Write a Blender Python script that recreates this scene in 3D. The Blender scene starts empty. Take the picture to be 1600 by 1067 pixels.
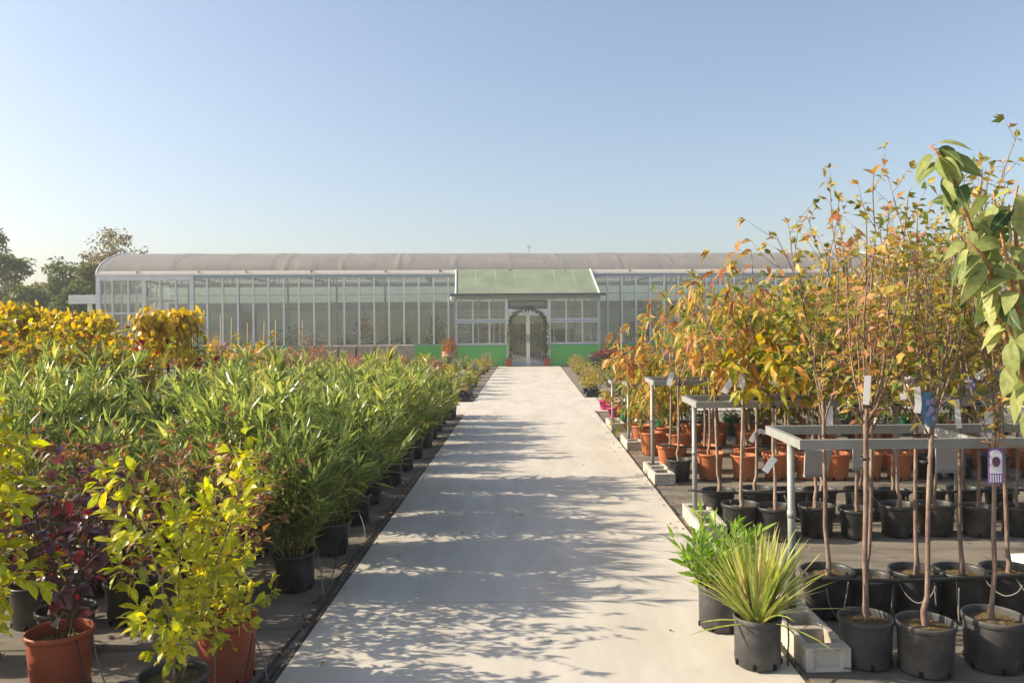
import bpy, bmesh, math, random
import numpy as np
from mathutils import Vector, Matrix

random.seed(7)
PI = math.pi
R = math.radians
scene = bpy.context.scene
COL = scene.collection
F, VX, VY, H, ROLL = 1250.0, 825.0, 507.0, 1.65, 0.009     # survey of the view: focal (px), vanishing point, eye height, roll


def at(px, py, Y):
    """world point at distance Y seen at that place of the survey photo"""
    a, b = px - VX, py - VY
    a, b = a - ROLL * b, b + ROLL * a
    return (a * Y / F, Y, H - b * Y / F)


def XatY(px, Y, py=700):
    return at(px, py, Y)[0]


# ------------------------------------------------------------------ object helpers
def tag(o, label=None, cat=None, group=None, kind=None):
    if label: o['label'] = label
    if cat: o['category'] = cat
    if group: o['group'] = group
    if kind: o['kind'] = kind
    return o


def thing(name, label, cat, loc=(0, 0, 0), rotz=0.0, group=None):
    o = bpy.data.objects.new(name, None)
    COL.objects.link(o)
    o.location = loc
    o.rotation_euler = (0, 0, rotz)
    o.empty_display_size = 0.1
    return tag(o, label, cat, group)


def link(name, me, parent=None, loc=(0, 0, 0), rotz=0.0, scale=1.0):
    o = bpy.data.objects.new(name, me)
    COL.objects.link(o)
    if parent is not None:
        o.parent = parent
    o.location = loc
    o.rotation_euler = (0, 0, rotz)
    o.scale = (scale, scale, scale) if not isinstance(scale, tuple) else scale
    return o


ORD = ['', 'first', 'second', 'third', 'fourth', 'fifth', 'sixth', 'seventh', 'eighth', 'ninth', 'tenth', 'eleventh', 'twelfth',
       'thirteenth', 'fourteenth', 'fifteenth', 'sixteenth', 'seventeenth', 'eighteenth', 'nineteenth', 'twentieth']


# ------------------------------------------------------------------ materials
def newmat(name):
    m = bpy.data.materials.new(name)
    m.use_nodes = True
    nt = m.node_tree
    for n in list(nt.nodes):
        nt.nodes.remove(n)
    out = nt.nodes.new('ShaderNodeOutputMaterial')
    return m, nt, out


def N(nt, t, **kw):
    n = nt.nodes.new(t)
    for k, v in kw.items():
        if k in n.inputs.keys():
            n.inputs[k].default_value = v
        else:
            setattr(n, k, v)
    return n


def ramp(nt, fac, stops, interp='LINEAR'):
    r = nt.nodes.new('ShaderNodeValToRGB')
    r.color_ramp.interpolation = interp
    els = r.color_ramp.elements
    while len(els) < len(stops):
        els.new(0.5)
    for e, (p, c) in zip(els, stops):
        e.position = p
        e.color = (c[0], c[1], c[2], 1)
    nt.links.new(fac, r.inputs[0])
    return r.outputs[0]


def surf(name, c1, c2=None, scale=6.0, rough=0.8, bump=0.0, bscale=60.0, metal=0.0, detail=6.0, spec=0.3, stretch=(1, 1, 1), c3=None, scale3=0.7, stain=None):
    """noise mottled surface"""
    m, nt, out = newmat(name)
    p = N(nt, 'ShaderNodeBsdfPrincipled', Roughness=rough, Metallic=metal)
    p.inputs['Specular IOR Level'].default_value = spec
    tc = N(nt, 'ShaderNodeTexCoord')
    mp = N(nt, 'ShaderNodeMapping')
    mp.inputs['Scale'].default_value = stretch
    nt.links.new(tc.outputs['Object'], mp.inputs[0])
    no = N(nt, 'ShaderNodeTexNoise', Scale=scale, Detail=detail, Roughness=0.65)
    nt.links.new(mp.outputs[0], no.inputs['Vector'])
    col = ramp(nt, no.outputs['Fac'], [(0.3, c1), (0.7, c2 or c1)])
    if c3:
        n3 = N(nt, 'ShaderNodeTexNoise', Scale=scale3, Detail=4.0, Roughness=0.6)
        nt.links.new(mp.outputs[0], n3.inputs['Vector'])
        f = ramp(nt, n3.outputs['Fac'], [(0.45, (0, 0, 0)), (0.68, (1, 1, 1))])
        mx = N(nt, 'ShaderNodeMix', data_type='RGBA')
        nt.links.new(f, mx.inputs[0])
        nt.links.new(col, mx.inputs[6])
        mx.inputs[7].default_value = (*c3, 1)
        col = mx.outputs[2]
    if stain:
        ns = N(nt, 'ShaderNodeTexNoise', Scale=stain[1], Detail=8.0, Roughness=0.75)
        nt.links.new(tc.outputs['Object'], ns.inputs['Vector'])
        fs = ramp(nt, ns.outputs['Fac'], [(0.56, (0, 0, 0)), (0.72, (0.75, 0.75, 0.75))])
        mx = N(nt, 'ShaderNodeMix', data_type='RGBA')
        nt.links.new(fs, mx.inputs[0]); nt.links.new(col, mx.inputs[6])
        mx.inputs[7].default_value = (*stain[0], 1)
        col = mx.outputs[2]
    nt.links.new(col, p.inputs['Base Color'])
    if bump:
        nb = N(nt, 'ShaderNodeTexNoise', Scale=bscale, Detail=5.0)
        nt.links.new(mp.outputs[0], nb.inputs['Vector'])
        b = N(nt, 'ShaderNodeBump', Strength=bump, Distance=0.01)
        nt.links.new(nb.outputs['Fac'], b.inputs['Height'])
        nt.links.new(b.outputs[0], p.inputs['Normal'])
    nt.links.new(p.outputs[0], out.inputs[0])
    return m


def leafmat(name, stops, trans=0.4, rough=0.42, spec=0.4, tip=None, tipw=0.12, rib=None, vary=0.25):
    m, nt, out = newmat(name)
    g = N(nt, 'ShaderNodeNewGeometry')
    oi = N(nt, 'ShaderNodeObjectInfo')
    # per leaf random, shifted a little per plant
    sub = N(nt, 'ShaderNodeMath', operation='MULTIPLY_ADD')
    nt.links.new(oi.outputs['Random'], sub.inputs[0])
    sub.inputs[1].default_value = vary
    sub.inputs[2].default_value = -vary / 2
    ad = N(nt, 'ShaderNodeMath', operation='ADD', use_clamp=True)
    nt.links.new(g.outputs['Random Per Island'], ad.inputs[0])
    nt.links.new(sub.outputs[0], ad.inputs[1])
    col = ramp(nt, ad.outputs[0], stops)
    uv = N(nt, 'ShaderNodeUVMap')
    sx = N(nt, 'ShaderNodeSeparateXYZ')
    nt.links.new(uv.outputs[0], sx.inputs[0])
    # blotches
    tc = N(nt, 'ShaderNodeTexCoord')
    no = N(nt, 'ShaderNodeTexNoise', Scale=45.0, Detail=3.0)
    nt.links.new(tc.outputs['Object'], no.inputs['Vector'])
    hv = N(nt, 'ShaderNodeHueSaturation')
    vr = N(nt, 'ShaderNodeMapRange')
    nt.links.new(no.outputs['Fac'], vr.inputs[0])
    vr.inputs[1].default_value = 0.3; vr.inputs[2].default_value = 0.7
    vr.inputs[3].default_value = 0.75; vr.inputs[4].default_value = 1.25
    nt.links.new(vr.outputs[0], hv.inputs['Value'])
    nt.links.new(col, hv.inputs['Color'])
    col = hv.outputs[0]
    if rib:
        d = N(nt, 'ShaderNodeMath', operation='SUBTRACT')
        nt.links.new(sx.outputs[0], d.inputs[0]); d.inputs[1].default_value = 0.5
        ab = N(nt, 'ShaderNodeMath', operation='ABSOLUTE')
        nt.links.new(d.outputs[0], ab.inputs[0])
        lt = N(nt, 'ShaderNodeMath', operation='LESS_THAN')
        nt.links.new(ab.outputs[0], lt.inputs[0]); lt.inputs[1].default_value = 0.045
        ml = N(nt, 'ShaderNodeMath', operation='MULTIPLY')
        nt.links.new(lt.outputs[0], ml.inputs[0]); ml.inputs[1].default_value = 0.6
        mx = N(nt, 'ShaderNodeMix', data_type='RGBA')
        nt.links.new(ml.outputs[0], mx.inputs[0]); nt.links.new(col, mx.inputs[6])
        mx.inputs[7].default_value = (*rib, 1)
        col = mx.outputs[2]
    if tip:
        # withered tips on some leaves
        gt = N(nt, 'ShaderNodeMapRange')
        nt.links.new(sx.outputs[1], gt.inputs[0])
        gt.inputs[1].default_value = 1 - tipw * 2; gt.inputs[2].default_value = 1 - tipw * 0.5
        rr = N(nt, 'ShaderNodeMath', operation='MULTIPLY')
        rr.inputs[1].default_value = 7.13
        nt.links.new(g.outputs['Random Per Island'], rr.inputs[0])
        fr = N(nt, 'ShaderNodeMath', operation='FRACT')
        nt.links.new(rr.outputs[0], fr.inputs[0])
        g2 = N(nt, 'ShaderNodeMath', operation='GREATER_THAN')
        nt.links.new(fr.outputs[0], g2.inputs[0]); g2.inputs[1].default_value = 0.5
        ml = N(nt, 'ShaderNodeMath', operation='MULTIPLY')
        nt.links.new(gt.outputs[0], ml.inputs[0]); nt.links.new(g2.outputs[0], ml.inputs[1])
        mx = N(nt, 'ShaderNodeMix', data_type='RGBA')
        nt.links.new(ml.outputs[0], mx.inputs[0]); nt.links.new(col, mx.inputs[6])
        mx.inputs[7].default_value = (*tip, 1)
        col = mx.outputs[2]
    p = N(nt, 'ShaderNodeBsdfPrincipled', Roughness=rough)
    p.inputs['Specular IOR Level'].default_value = spec
    nt.links.new(col, p.inputs['Base Color'])
    t = N(nt, 'ShaderNodeBsdfTranslucent')
    hs = N(nt, 'ShaderNodeHueSaturation', Saturation=1.12, Value=1.25)
    nt.links.new(col, hs.inputs['Color'])
    nt.links.new(hs.outputs[0], t.inputs[0])
    mix = N(nt, 'ShaderNodeMixShader', Fac=trans)
    nt.links.new(p.outputs[0], mix.inputs[1]); nt.links.new(t.outputs[0], mix.inputs[2])
    nt.links.new(mix.outputs[0], out.inputs[0])
    return m


M = {}
M['concrete'] = surf('pale_concrete', (0.5, 0.455, 0.395), (0.58, 0.535, 0.47), 3.0, 0.92, 0.12, 160, detail=10, stretch=(2.2, 0.5, 1), c3=(0.46, 0.415, 0.355), scale3=1.1, stain=((0.43, 0.38, 0.315), 2.3))
M['soil_cloth'] = surf('weed_cloth', (0.125, 0.108, 0.09), (0.225, 0.198, 0.165), 5.0, 0.9, 0.6, 140, detail=9, stretch=(0.6, 2.5, 1), c3=(0.28, 0.245, 0.2), scale3=1.3, stain=((0.075, 0.065, 0.055), 3.1))
M['earth'] = surf('earth', (0.13, 0.115, 0.085), (0.2, 0.17, 0.12), 0.8, 0.95, 0.4, 20)
M['edging'] = surf('edging', (0.05, 0.04, 0.032), (0.09, 0.075, 0.06), 20, 0.95)
M['black_pot'] = surf('black_plastic', (0.018, 0.019, 0.021), (0.034, 0.035, 0.038), 9, 0.42, 0.05, 30, c3=(0.1, 0.092, 0.083), scale3=5.0, spec=0.5, stain=((0.13, 0.11, 0.09), 17))
M['grey_pot'] = surf('grey_plastic', (0.05, 0.05, 0.052), (0.075, 0.074, 0.075), 9, 0.55, 0.05, 30, c3=(0.13, 0.12, 0.11), scale3=6, stain=((0.17, 0.15, 0.125), 17))
M['clay_pot'] = surf('terracotta_plastic', (0.45, 0.135, 0.052), (0.54, 0.18, 0.075), 8, 0.5, 0.05, 30, c3=(0.36, 0.16, 0.09), scale3=5, stain=((0.45, 0.25, 0.15), 14))
M['dark_clay'] = surf('dark_terracotta', (0.3, 0.07, 0.035), (0.37, 0.1, 0.05), 8, 0.5, 0.05, 30, c3=(0.27, 0.11, 0.07), scale3=5)
M['green_pot'] = surf('green_plastic', (0.02, 0.12, 0.06), (0.03, 0.16, 0.08), 8, 0.45)
M['white_pot'] = surf('white_plastic', (0.6, 0.6, 0.62), (0.72, 0.72, 0.72), 8, 0.5)
M['pink_pot'] = surf('magenta_plastic', (0.5, 0.03, 0.15), (0.6, 0.05, 0.2), 8, 0.45)
M['blue_pot'] = surf('violet_plastic', (0.12, 0.1, 0.35), (0.17, 0.14, 0.42), 8, 0.45)
M['slot'] = surf('hollow_dark', (0.006, 0.006, 0.006), None, 5, 0.95)
M['soil'] = surf('potting_soil', (0.045, 0.028, 0.016), (0.2, 0.13, 0.07), 70, 1.0, 1.0, 120, detail=4, c3=(0.14, 0.12, 0.03), scale3=14)
M['block'] = surf('cement_block', (0.46, 0.42, 0.36), (0.58, 0.54, 0.47), 9, 0.95, 0.5, 110, c3=(0.36, 0.31, 0.26), scale3=6, stain=((0.27, 0.23, 0.18), 16))
M['steel'] = surf('galvanised_steel', (0.3, 0.305, 0.29), (0.39, 0.395, 0.38), 14, 0.5, 0.05, 50, metal=0.25, c3=(0.27, 0.265, 0.25), scale3=7)
M['pipe'] = surf('black_hose', (0.02, 0.02, 0.02), (0.035, 0.035, 0.035), 12, 0.5)
M['wire'] = surf('grey_wire', (0.16, 0.15, 0.14), (0.24, 0.22, 0.2), 12, 0.6)
M['bark'] = surf('smooth_bark', (0.22, 0.15, 0.115), (0.4, 0.3, 0.225), 22, 0.8, 0.5, 90, stretch=(1, 1, 0.5), c3=(0.14, 0.085, 0.08), scale3=4)
M['bark_purple'] = surf('plum_bark', (0.13, 0.08, 0.068), (0.26, 0.17, 0.135), 20, 0.7, 0.5, 90, stretch=(1, 1, 0.5), c3=(0.36, 0.28, 0.2), scale3=5)
M['bark_orange'] = surf('young_bark', (0.36, 0.17, 0.08), (0.46, 0.26, 0.13), 20, 0.7, 0.3, 90)
M['bark_dark'] = surf('dark_bark', (0.07, 0.05, 0.04), (0.13, 0.1, 0.075), 6, 0.9, 0.5, 30)
M['stem_green'] = surf('green_stem', (0.16, 0.14, 0.05), (0.24, 0.19, 0.07), 20, 0.7)
M['white_tag'] = surf('white_label', (0.68, 0.68, 0.7), (0.76, 0.76, 0.77), 20, 0.45)
M['plaque'] = surf('grey_plaque', (0.36, 0.34, 0.345), (0.43, 0.41, 0.41), 3, 0.6, stretch=(0.3, 1, 60), detail=1)
M['purple'] = surf('purple_print', (0.2, 0.11, 0.42), (0.27, 0.16, 0.5), 12, 0.4)
M['plum_print'] = surf('plum_print', (0.1, 0.04, 0.11), (0.17, 0.07, 0.13), 22, 0.4)
M['plum_blue'] = surf('plum_fruit_print', (0.27, 0.27, 0.5), (0.36, 0.34, 0.58), 22, 0.35)
M['blue_print'] = surf('blue_print', (0.05, 0.14, 0.3), (0.1, 0.25, 0.38), 14, 0.35)
M['bamboo'] = surf('cane', (0.45, 0.33, 0.17), (0.55, 0.42, 0.24), 12, 0.7)
M['eave_strip'] = surf('beige_film', (0.78, 0.68, 0.56), (0.84, 0.75, 0.63), 3, 0.6)
M['white_metal'] = surf('white_metal', (0.86, 0.85, 0.82), (0.9, 0.89, 0.86), 8, 0.4, c3=(0.8, 0.78, 0.74), scale3=2)
M['blue_metal'] = surf('grey_blue_metal', (0.42, 0.48, 0.53), (0.5, 0.56, 0.6), 5, 0.4)
M['dark_metal'] = surf('dark_gutter', (0.13, 0.125, 0.12), (0.19, 0.18, 0.17), 5, 0.5)
M['inner_steel'] = surf('inner_steel', (0.45, 0.47, 0.47), (0.52, 0.54, 0.54), 5, 0.5)
M['green_panel'] = surf('green_panel', (0.18, 0.57, 0.15), (0.21, 0.62, 0.17), 1.2, 0.45, c3=(0.2, 0.53, 0.15), scale3=0.9)
M['floor_in'] = surf('inner_floor', (0.24, 0.22, 0.2), (0.3, 0.28, 0.25), 2, 0.7)
M['wood'] = surf('beige_board', (0.55, 0.44, 0.28), (0.62, 0.5, 0.33), 5, 0.6)
M['clay_urn'] = surf('pale_terracotta', (0.5, 0.26, 0.17), (0.6, 0.36, 0.25), 6, 0.8)
M['tray'] = surf('black_tray', (0.03, 0.03, 0.032), (0.06, 0.06, 0.06), 8, 0.5)


def simple_translucent(name, col, trans=0.5, noise=0.1):
    m, nt, out = newmat(name)
    tc = N(nt, 'ShaderNodeTexCoord')
    no = N(nt, 'ShaderNodeTexNoise', Scale=1.3, Detail=4.0)
    nt.links.new(tc.outputs['Object'], no.inputs['Vector'])
    c = ramp(nt, no.outputs['Fac'], [(0.3, tuple(x * (1 - noise) for x in col)), (0.7, tuple(min(1, x * (1 + noise)) for x in col))])
    d = N(nt, 'ShaderNodeBsdfPrincipled', Roughness=0.5)
    t = N(nt, 'ShaderNodeBsdfTranslucent')
    nt.links.new(c, d.inputs['Base Color']); nt.links.new(c, t.inputs[0])
    mx = N(nt, 'ShaderNodeMixShader', Fac=trans)
    nt.links.new(d.outputs[0], mx.inputs[1]); nt.links.new(t.outputs[0], mx.inputs[2])
    nt.links.new(mx.outputs[0], out.inputs[0])
    return m


def glass(name, tint, refl=0.10, milk=0.0):
    m, nt, out = newmat(name)
    t = N(nt, 'ShaderNodeBsdfTransparent')
    t.inputs[0].default_value = (*tint, 1)
    g = N(nt, 'ShaderNodeBsdfGlossy', Roughness=0.03)
    g.inputs[0].default_value = (0.9, 0.95, 0.95, 1)
    lw = N(nt, 'ShaderNodeFresnel', IOR=1.45)
    ma = N(nt, 'ShaderNodeMath', operation='MAXIMUM')
    nt.links.new(lw.outputs[0], ma.inputs[0]); ma.inputs[1].default_value = refl
    mx = N(nt, 'ShaderNodeMixShader')
    nt.links.new(ma.outputs[0], mx.inputs[0])
    nt.links.new(t.outputs[0], mx.inputs[1]); nt.links.new(g.outputs[0], mx.inputs[2])
    last = mx.outputs[0]
    if milk:
        d = N(nt, 'ShaderNodeBsdfDiffuse')
        tc = N(nt, 'ShaderNodeTexCoord')
        no = N(nt, 'ShaderNodeTexNoise', Scale=2.0, Detail=4.0)
        nt.links.new(tc.outputs['Object'], no.inputs['Vector'])
        mr = N(nt, 'ShaderNodeMapRange')
        nt.links.new(no.outputs['Fac'], mr.inputs[0])
        mr.inputs[1].default_value = 0.3; mr.inputs[2].default_value = 0.75
        mr.inputs[3].default_value = milk * 0.75; mr.inputs[4].default_value = milk * 1.25
        d.inputs[0].default_value = (0.6, 0.62, 0.58, 1)
        m2 = N(nt, 'ShaderNodeMixShader')
        nt.links.new(mr.outputs[0], m2.inputs[0])
        nt.links.new(last, m2.inputs[1]); nt.links.new(d.outputs[0], m2.inputs[2])
        last = m2.outputs[0]
    nt.links.new(last, out.inputs[0])
    return m


M['fabric_roof'] = simple_translucent('shade_fabric', (0.41, 0.385, 0.35), 0.35, 0.07)
M['glass'] = glass('greenhouse_glass', (0.88, 0.92, 0.9), 0.19, 0.2)
M['aqua_glass'] = glass('aqua_film', (0.66, 0.78, 0.78), 0.05, 0.25)
M['rear_wall'] = simple_translucent('rear_polycarbonate', (0.56, 0.6, 0.5), 0.5)
M['porch_roof'] = simple_translucent('green_polycarbonate', (0.32, 0.37, 0.25), 0.2, 0.14)
M['fabric_tunnel'] = simple_translucent('tunnel_film', (0.52, 0.48, 0.43), 0.3)

# foliage
M['oleander'] = leafmat('oleander_leaf', [(0.0, (0.11, 0.165, 0.045)), (0.4, (0.22, 0.285, 0.07)), (0.75, (0.37, 0.41, 0.11)), (0.93, (0.5, 0.49, 0.15)), (1.0, (0.6, 0.47, 0.15))], 0.5, 0.33, 0.55, rib=(0.4, 0.42, 0.17), vary=0.5)
M['yellow_shrub'] = leafmat('lime_yellow_leaf', [(0.0, (0.28, 0.34, 0.03)), (0.35, (0.46, 0.5, 0.04)), (0.7, (0.6, 0.58, 0.045)), (0.95, (0.68, 0.55, 0.04)), (1.0, (0.6, 0.36, 0.04))], 0.42, 0.4, 0.4, tip=(0.28, 0.1, 0.02), tipw=0.1, rib=(0.6, 0.55, 0.14), vary=0.1)
M['smoke'] = leafmat('plum_red_leaf', [(0.0, (0.045, 0.022, 0.034)), (0.5, (0.095, 0.04, 0.055)), (0.85, (0.15, 0.045, 0.055)), (1.0, (0.36, 0.03, 0.035))], 0.3, 0.36, 0.7)
M['bronze'] = leafmat('bronze_leaf', [(0.0, (0.075, 0.085, 0.028)), (0.4, (0.17, 0.12, 0.045)), (0.75, (0.3, 0.13, 0.06)), (1.0, (0.45, 0.2, 0.08))], 0.36, 0.42, 0.4)
M['vine'] = leafmat('golden_leaf', [(0.0, (0.3, 0.25, 0.03)), (0.35, (0.56, 0.41, 0.035)), (0.75, (0.68, 0.5, 0.05)), (1.0, (0.68, 0.42, 0.05))], 0.42, 0.45, 0.35)
M['limegold'] = leafmat('lime_gold_leaf', [(0.0, (0.16, 0.2, 0.03)), (0.4, (0.42, 0.38, 0.035)), (0.8, (0.6, 0.44, 0.04)), (1.0, (0.6, 0.25, 0.04))], 0.42, 0.45, 0.35)
M['red'] = leafmat('crimson_leaf', [(0.0, (0.09, 0.015, 0.02)), (0.5, (0.26, 0.02, 0.03)), (1.0, (0.45, 0.04, 0.04))], 0.38, 0.4, 0.4)
M['peach'] = leafmat('orange_leaf', [(0.0, (0.15, 0.22, 0.05)), (0.22, (0.26, 0.3, 0.06)), (0.4, (0.48, 0.4, 0.08)), (0.62, (0.6, 0.4, 0.1)), (0.86, (0.56, 0.27, 0.1)), (1.0, (0.42, 0.15, 0.07))], 0.42, 0.45, 0.35, vary=0.6)
M['cherry'] = leafmat('yellow_green_leaf', [(0.0, (0.12, 0.17, 0.025)), (0.45, (0.34, 0.33, 0.03)), (0.8, (0.52, 0.40, 0.035)), (1.0, (0.55, 0.25, 0.05))], 0.42, 0.42, 0.4, vary=0.35)
M['ochre'] = leafmat('ochre_leaf', [(0.0, (0.13, 0.18, 0.045)), (0.25, (0.28, 0.29, 0.07)), (0.5, (0.5, 0.4, 0.09)), (0.75, (0.6, 0.38, 0.12)), (1.0, (0.54, 0.26, 0.15))], 0.45, 0.45, 0.35, vary=0.5)
M['persimmon'] = leafmat('broad_grey_green_leaf', [(0.0, (0.06, 0.11, 0.04)), (0.2, (0.15, 0.2, 0.06)), (0.45, (0.33, 0.37, 0.12)), (1.0, (0.45, 0.46, 0.18))], 0.42, 0.55, 0.3, rib=(0.42, 0.42, 0.2), vary=0.0)
M['green_leaf'] = leafmat('green_leaf', [(0.0, (0.05, 0.1, 0.025)), (0.6, (0.11, 0.19, 0.04)), (1.0, (0.24, 0.28, 0.06))], 0.35, 0.4, 0.45)
M['phormium'] = leafmat('sword_leaf', [(0.0, (0.24, 0.34, 0.07)), (0.5, (0.46, 0.52, 0.12)), (0.85, (0.62, 0.6, 0.2)), (1.0, (0.62, 0.5, 0.22))], 0.36, 0.4, 0.45, rib=(0.12, 0.2, 0.04), tip=(0.45, 0.36, 0.14))
M['paddle'] = leafmat('bright_green_leaf', [(0.0, (0.15, 0.28, 0.04)), (0.6, (0.26, 0.42, 0.05)), (1.0, (0.38, 0.48, 0.08))], 0.4, 0.38, 0.45, rib=(0.3, 0.4, 0.1))
M['pink'] = leafmat('rosy_leaf', [(0.0, (0.2, 0.1, 0.05)), (0.5, (0.45, 0.14, 0.11)), (1.0, (0.58, 0.22, 0.18))], 0.35, 0.5, 0.3)
M['tan'] = leafmat('tan_leaf', [(0.0, (0.2, 0.17, 0.07)), (0.5, (0.36, 0.26, 0.11)), (1.0, (0.5, 0.33, 0.16))], 0.35, 0.5, 0.3)
M['straw'] = leafmat('straw_blade', [(0.0, (0.36, 0.24, 0.07)), (0.6, (0.52, 0.32, 0.1)), (1.0, (0.6, 0.4, 0.2))], 0.35, 0.5, 0.3)
M['silver'] = leafmat('silvery_leaf', [(0.0, (0.16, 0.2, 0.1)), (0.6, (0.3, 0.34, 0.18)), (1.0, (0.5, 0.5, 0.33))], 0.3, 0.5, 0.3)
M['meadow'] = leafmat('yellow_meadow_leaf', [(0.0, (0.14, 0.18, 0.04)), (0.5, (0.36, 0.33, 0.05)), (1.0, (0.6, 0.43, 0.05))], 0.38, 0.45, 0.3)
M['far_green'] = leafmat('distant_green_leaf', [(0.0, (0.06, 0.095, 0.03)), (0.6, (0.13, 0.175, 0.045)), (1.0, (0.25, 0.27, 0.06))], 0.3, 0.5, 0.3)
M['far_lime'] = leafmat('distant_lime_leaf', [(0.0, (0.08, 0.11, 0.03)), (0.6, (0.18, 0.2, 0.05)), (1.0, (0.3, 0.28, 0.07))], 0.3, 0.5, 0.3)
M['far_tan'] = leafmat('distant_tan_leaf', [(0.0, (0.13, 0.12, 0.05)), (0.6, (0.25, 0.2, 0.08)), (1.0, (0.36, 0.27, 0.11))], 0.3, 0.5, 0.3)
M['white_flower'] = leafmat('white_petal', [(0.0, (0.7, 0.7, 0.68)), (1.0, (0.82, 0.82, 0.8))], 0.3, 0.5, 0.2)
M['pink_flower'] = leafmat('pink_petal', [(0.0, (0.6, 0.2, 0.2)), (1.0, (0.75, 0.45, 0.4))], 0.3, 0.5, 0.2)
M['magenta_flower'] = leafmat('magenta_petal', [(0.0, (0.3, 0.02, 0.15)), (1.0, (0.5, 0.03, 0.28))], 0.3, 0.5, 0.2)
M['dry'] = leafmat('dry_leaf', [(0.0, (0.16, 0.1, 0.06)), (0.6, (0.27, 0.17, 0.1)), (1.0, (0.4, 0.27, 0.15))], 0.25, 0.6, 0.2)


# ------------------------------------------------------------------ mesh builders
def nrm(v):
    v = np.asarray(v, float)
    return v / np.maximum(np.linalg.norm(v, axis=-1, keepdims=True), 1e-9)


class MB:
    """collects shapes into one mesh (several material slots)"""
    def __init__(s):
        s.v, s.f, s.mi = [], [], []

    def add(s, verts, faces, mi=0):
        o = len(s.v)
        s.v.extend([tuple(map(float, p)) for p in verts])
        for f in faces:
            s.f.append(tuple(i + o for i in f)); s.mi.append(mi)

    def box(s, x0, x1, y0, y1, z0, z1, mi=0):
        v = [(x0, y0, z0), (x1, y0, z0), (x1, y1, z0), (x0, y1, z0), (x0, y0, z1), (x1, y0, z1), (x1, y1, z1), (x0, y1, z1)]
        s.add(v, [(0, 3, 2, 1), (4, 5, 6, 7), (0, 1, 5, 4), (1, 2, 6, 5), (2, 3, 7, 6), (3, 0, 4, 7)], mi)

    def obox(s, mat, sx, sy, sz, mi=0):
        v = [mat @ Vector((a * sx / 2, b * sy / 2, c * sz / 2)) for c in (-1, 1) for a, b in ((-1, -1), (1, -1), (1, 1), (-1, 1))]
        s.add(v, [(0, 3, 2, 1), (4, 5, 6, 7), (0, 1, 5, 4), (1, 2, 6, 5), (2, 3, 7, 6), (3, 0, 4, 7)], mi)

    def bar(s, p, q, w, h=None, mi=0):
        p, q = Vector(p), Vector(q)
        d = q - p
        rot = d.to_track_quat('Y', 'Z').to_matrix().to_4x4()
        s.obox(Matrix.Translation((p + q) / 2) @ rot, w, d.length, h or w, mi)

    def tube(s, pts, rad, sides=6, mi=0, cap=True):
        pts = [np.asarray(p, float) for p in pts]
        n = len(pts)
        if not hasattr(rad, '__len__'):
            rad = [rad] * n
        base = len(s.v)
        ref = None
        for i in range(n):
            d = nrm(pts[min(i + 1, n - 1)] - pts[max(i - 1, 0)])
            if ref is None:
                ref = np.array([1., 0, 0]) if abs(d[0]) < 0.8 else np.array([0, 1., 0])
            u = nrm(ref - d * np.dot(ref, d)); w = np.cross(d, u); ref = u
            for k in range(sides):
                a = 2 * PI * k / sides
                q = pts[i] + rad[i] * (u * math.cos(a) + w * math.sin(a))
                s.v.append((float(q[0]), float(q[1]), float(q[2])))
        for i in range(n - 1):
            for k in range(sides):
                a, b = base + i * sides + k, base + i * sides + (k + 1) % sides
                s.f.append((a, b, b + sides, a + sides)); s.mi.append(mi)
        if cap:
            s.f.append(tuple(base + k for k in reversed(range(sides)))); s.mi.append(mi)
            s.f.append(tuple(base + (n - 1) * sides + k for k in range(sides))); s.mi.append(mi)

    def lathe(s, prof, n=24, mi=0, c=(0, 0, 0), close=False):
        base = len(s.v)
        for r, z in prof:
            for k in range(n):
                a = 2 * PI * k / n
                s.v.append((c[0] + r * math.cos(a), c[1] + r * math.sin(a), c[2] + z))
        for i in range(len(prof) - 1):
            for k in range(n):
                a, b = base + i * n + k, base + i * n + (k + 1) % n
                s.f.append((a, b, b + n, a + n)); s.mi.append(mi)

    def mesh(s, name, mats, smooth=False):
        me = bpy.data.meshes.new(name)
        me.from_pydata(s.v, [], s.f)
        for m in (mats if isinstance(mats, (list, tuple)) else [mats]):
            me.materials.append(m)
        me.polygons.foreach_set('material_index', s.mi)
        if smooth:
            me.polygons.foreach_set('use_smooth', [True] * len(s.f))
        me.update()
        return me

    def build(s, name, mats, parent=None, smooth=False, loc=(0, 0, 0), rotz=0.0):
        return link(name, s.mesh(name, mats, smooth), parent, loc, rotz)


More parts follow.
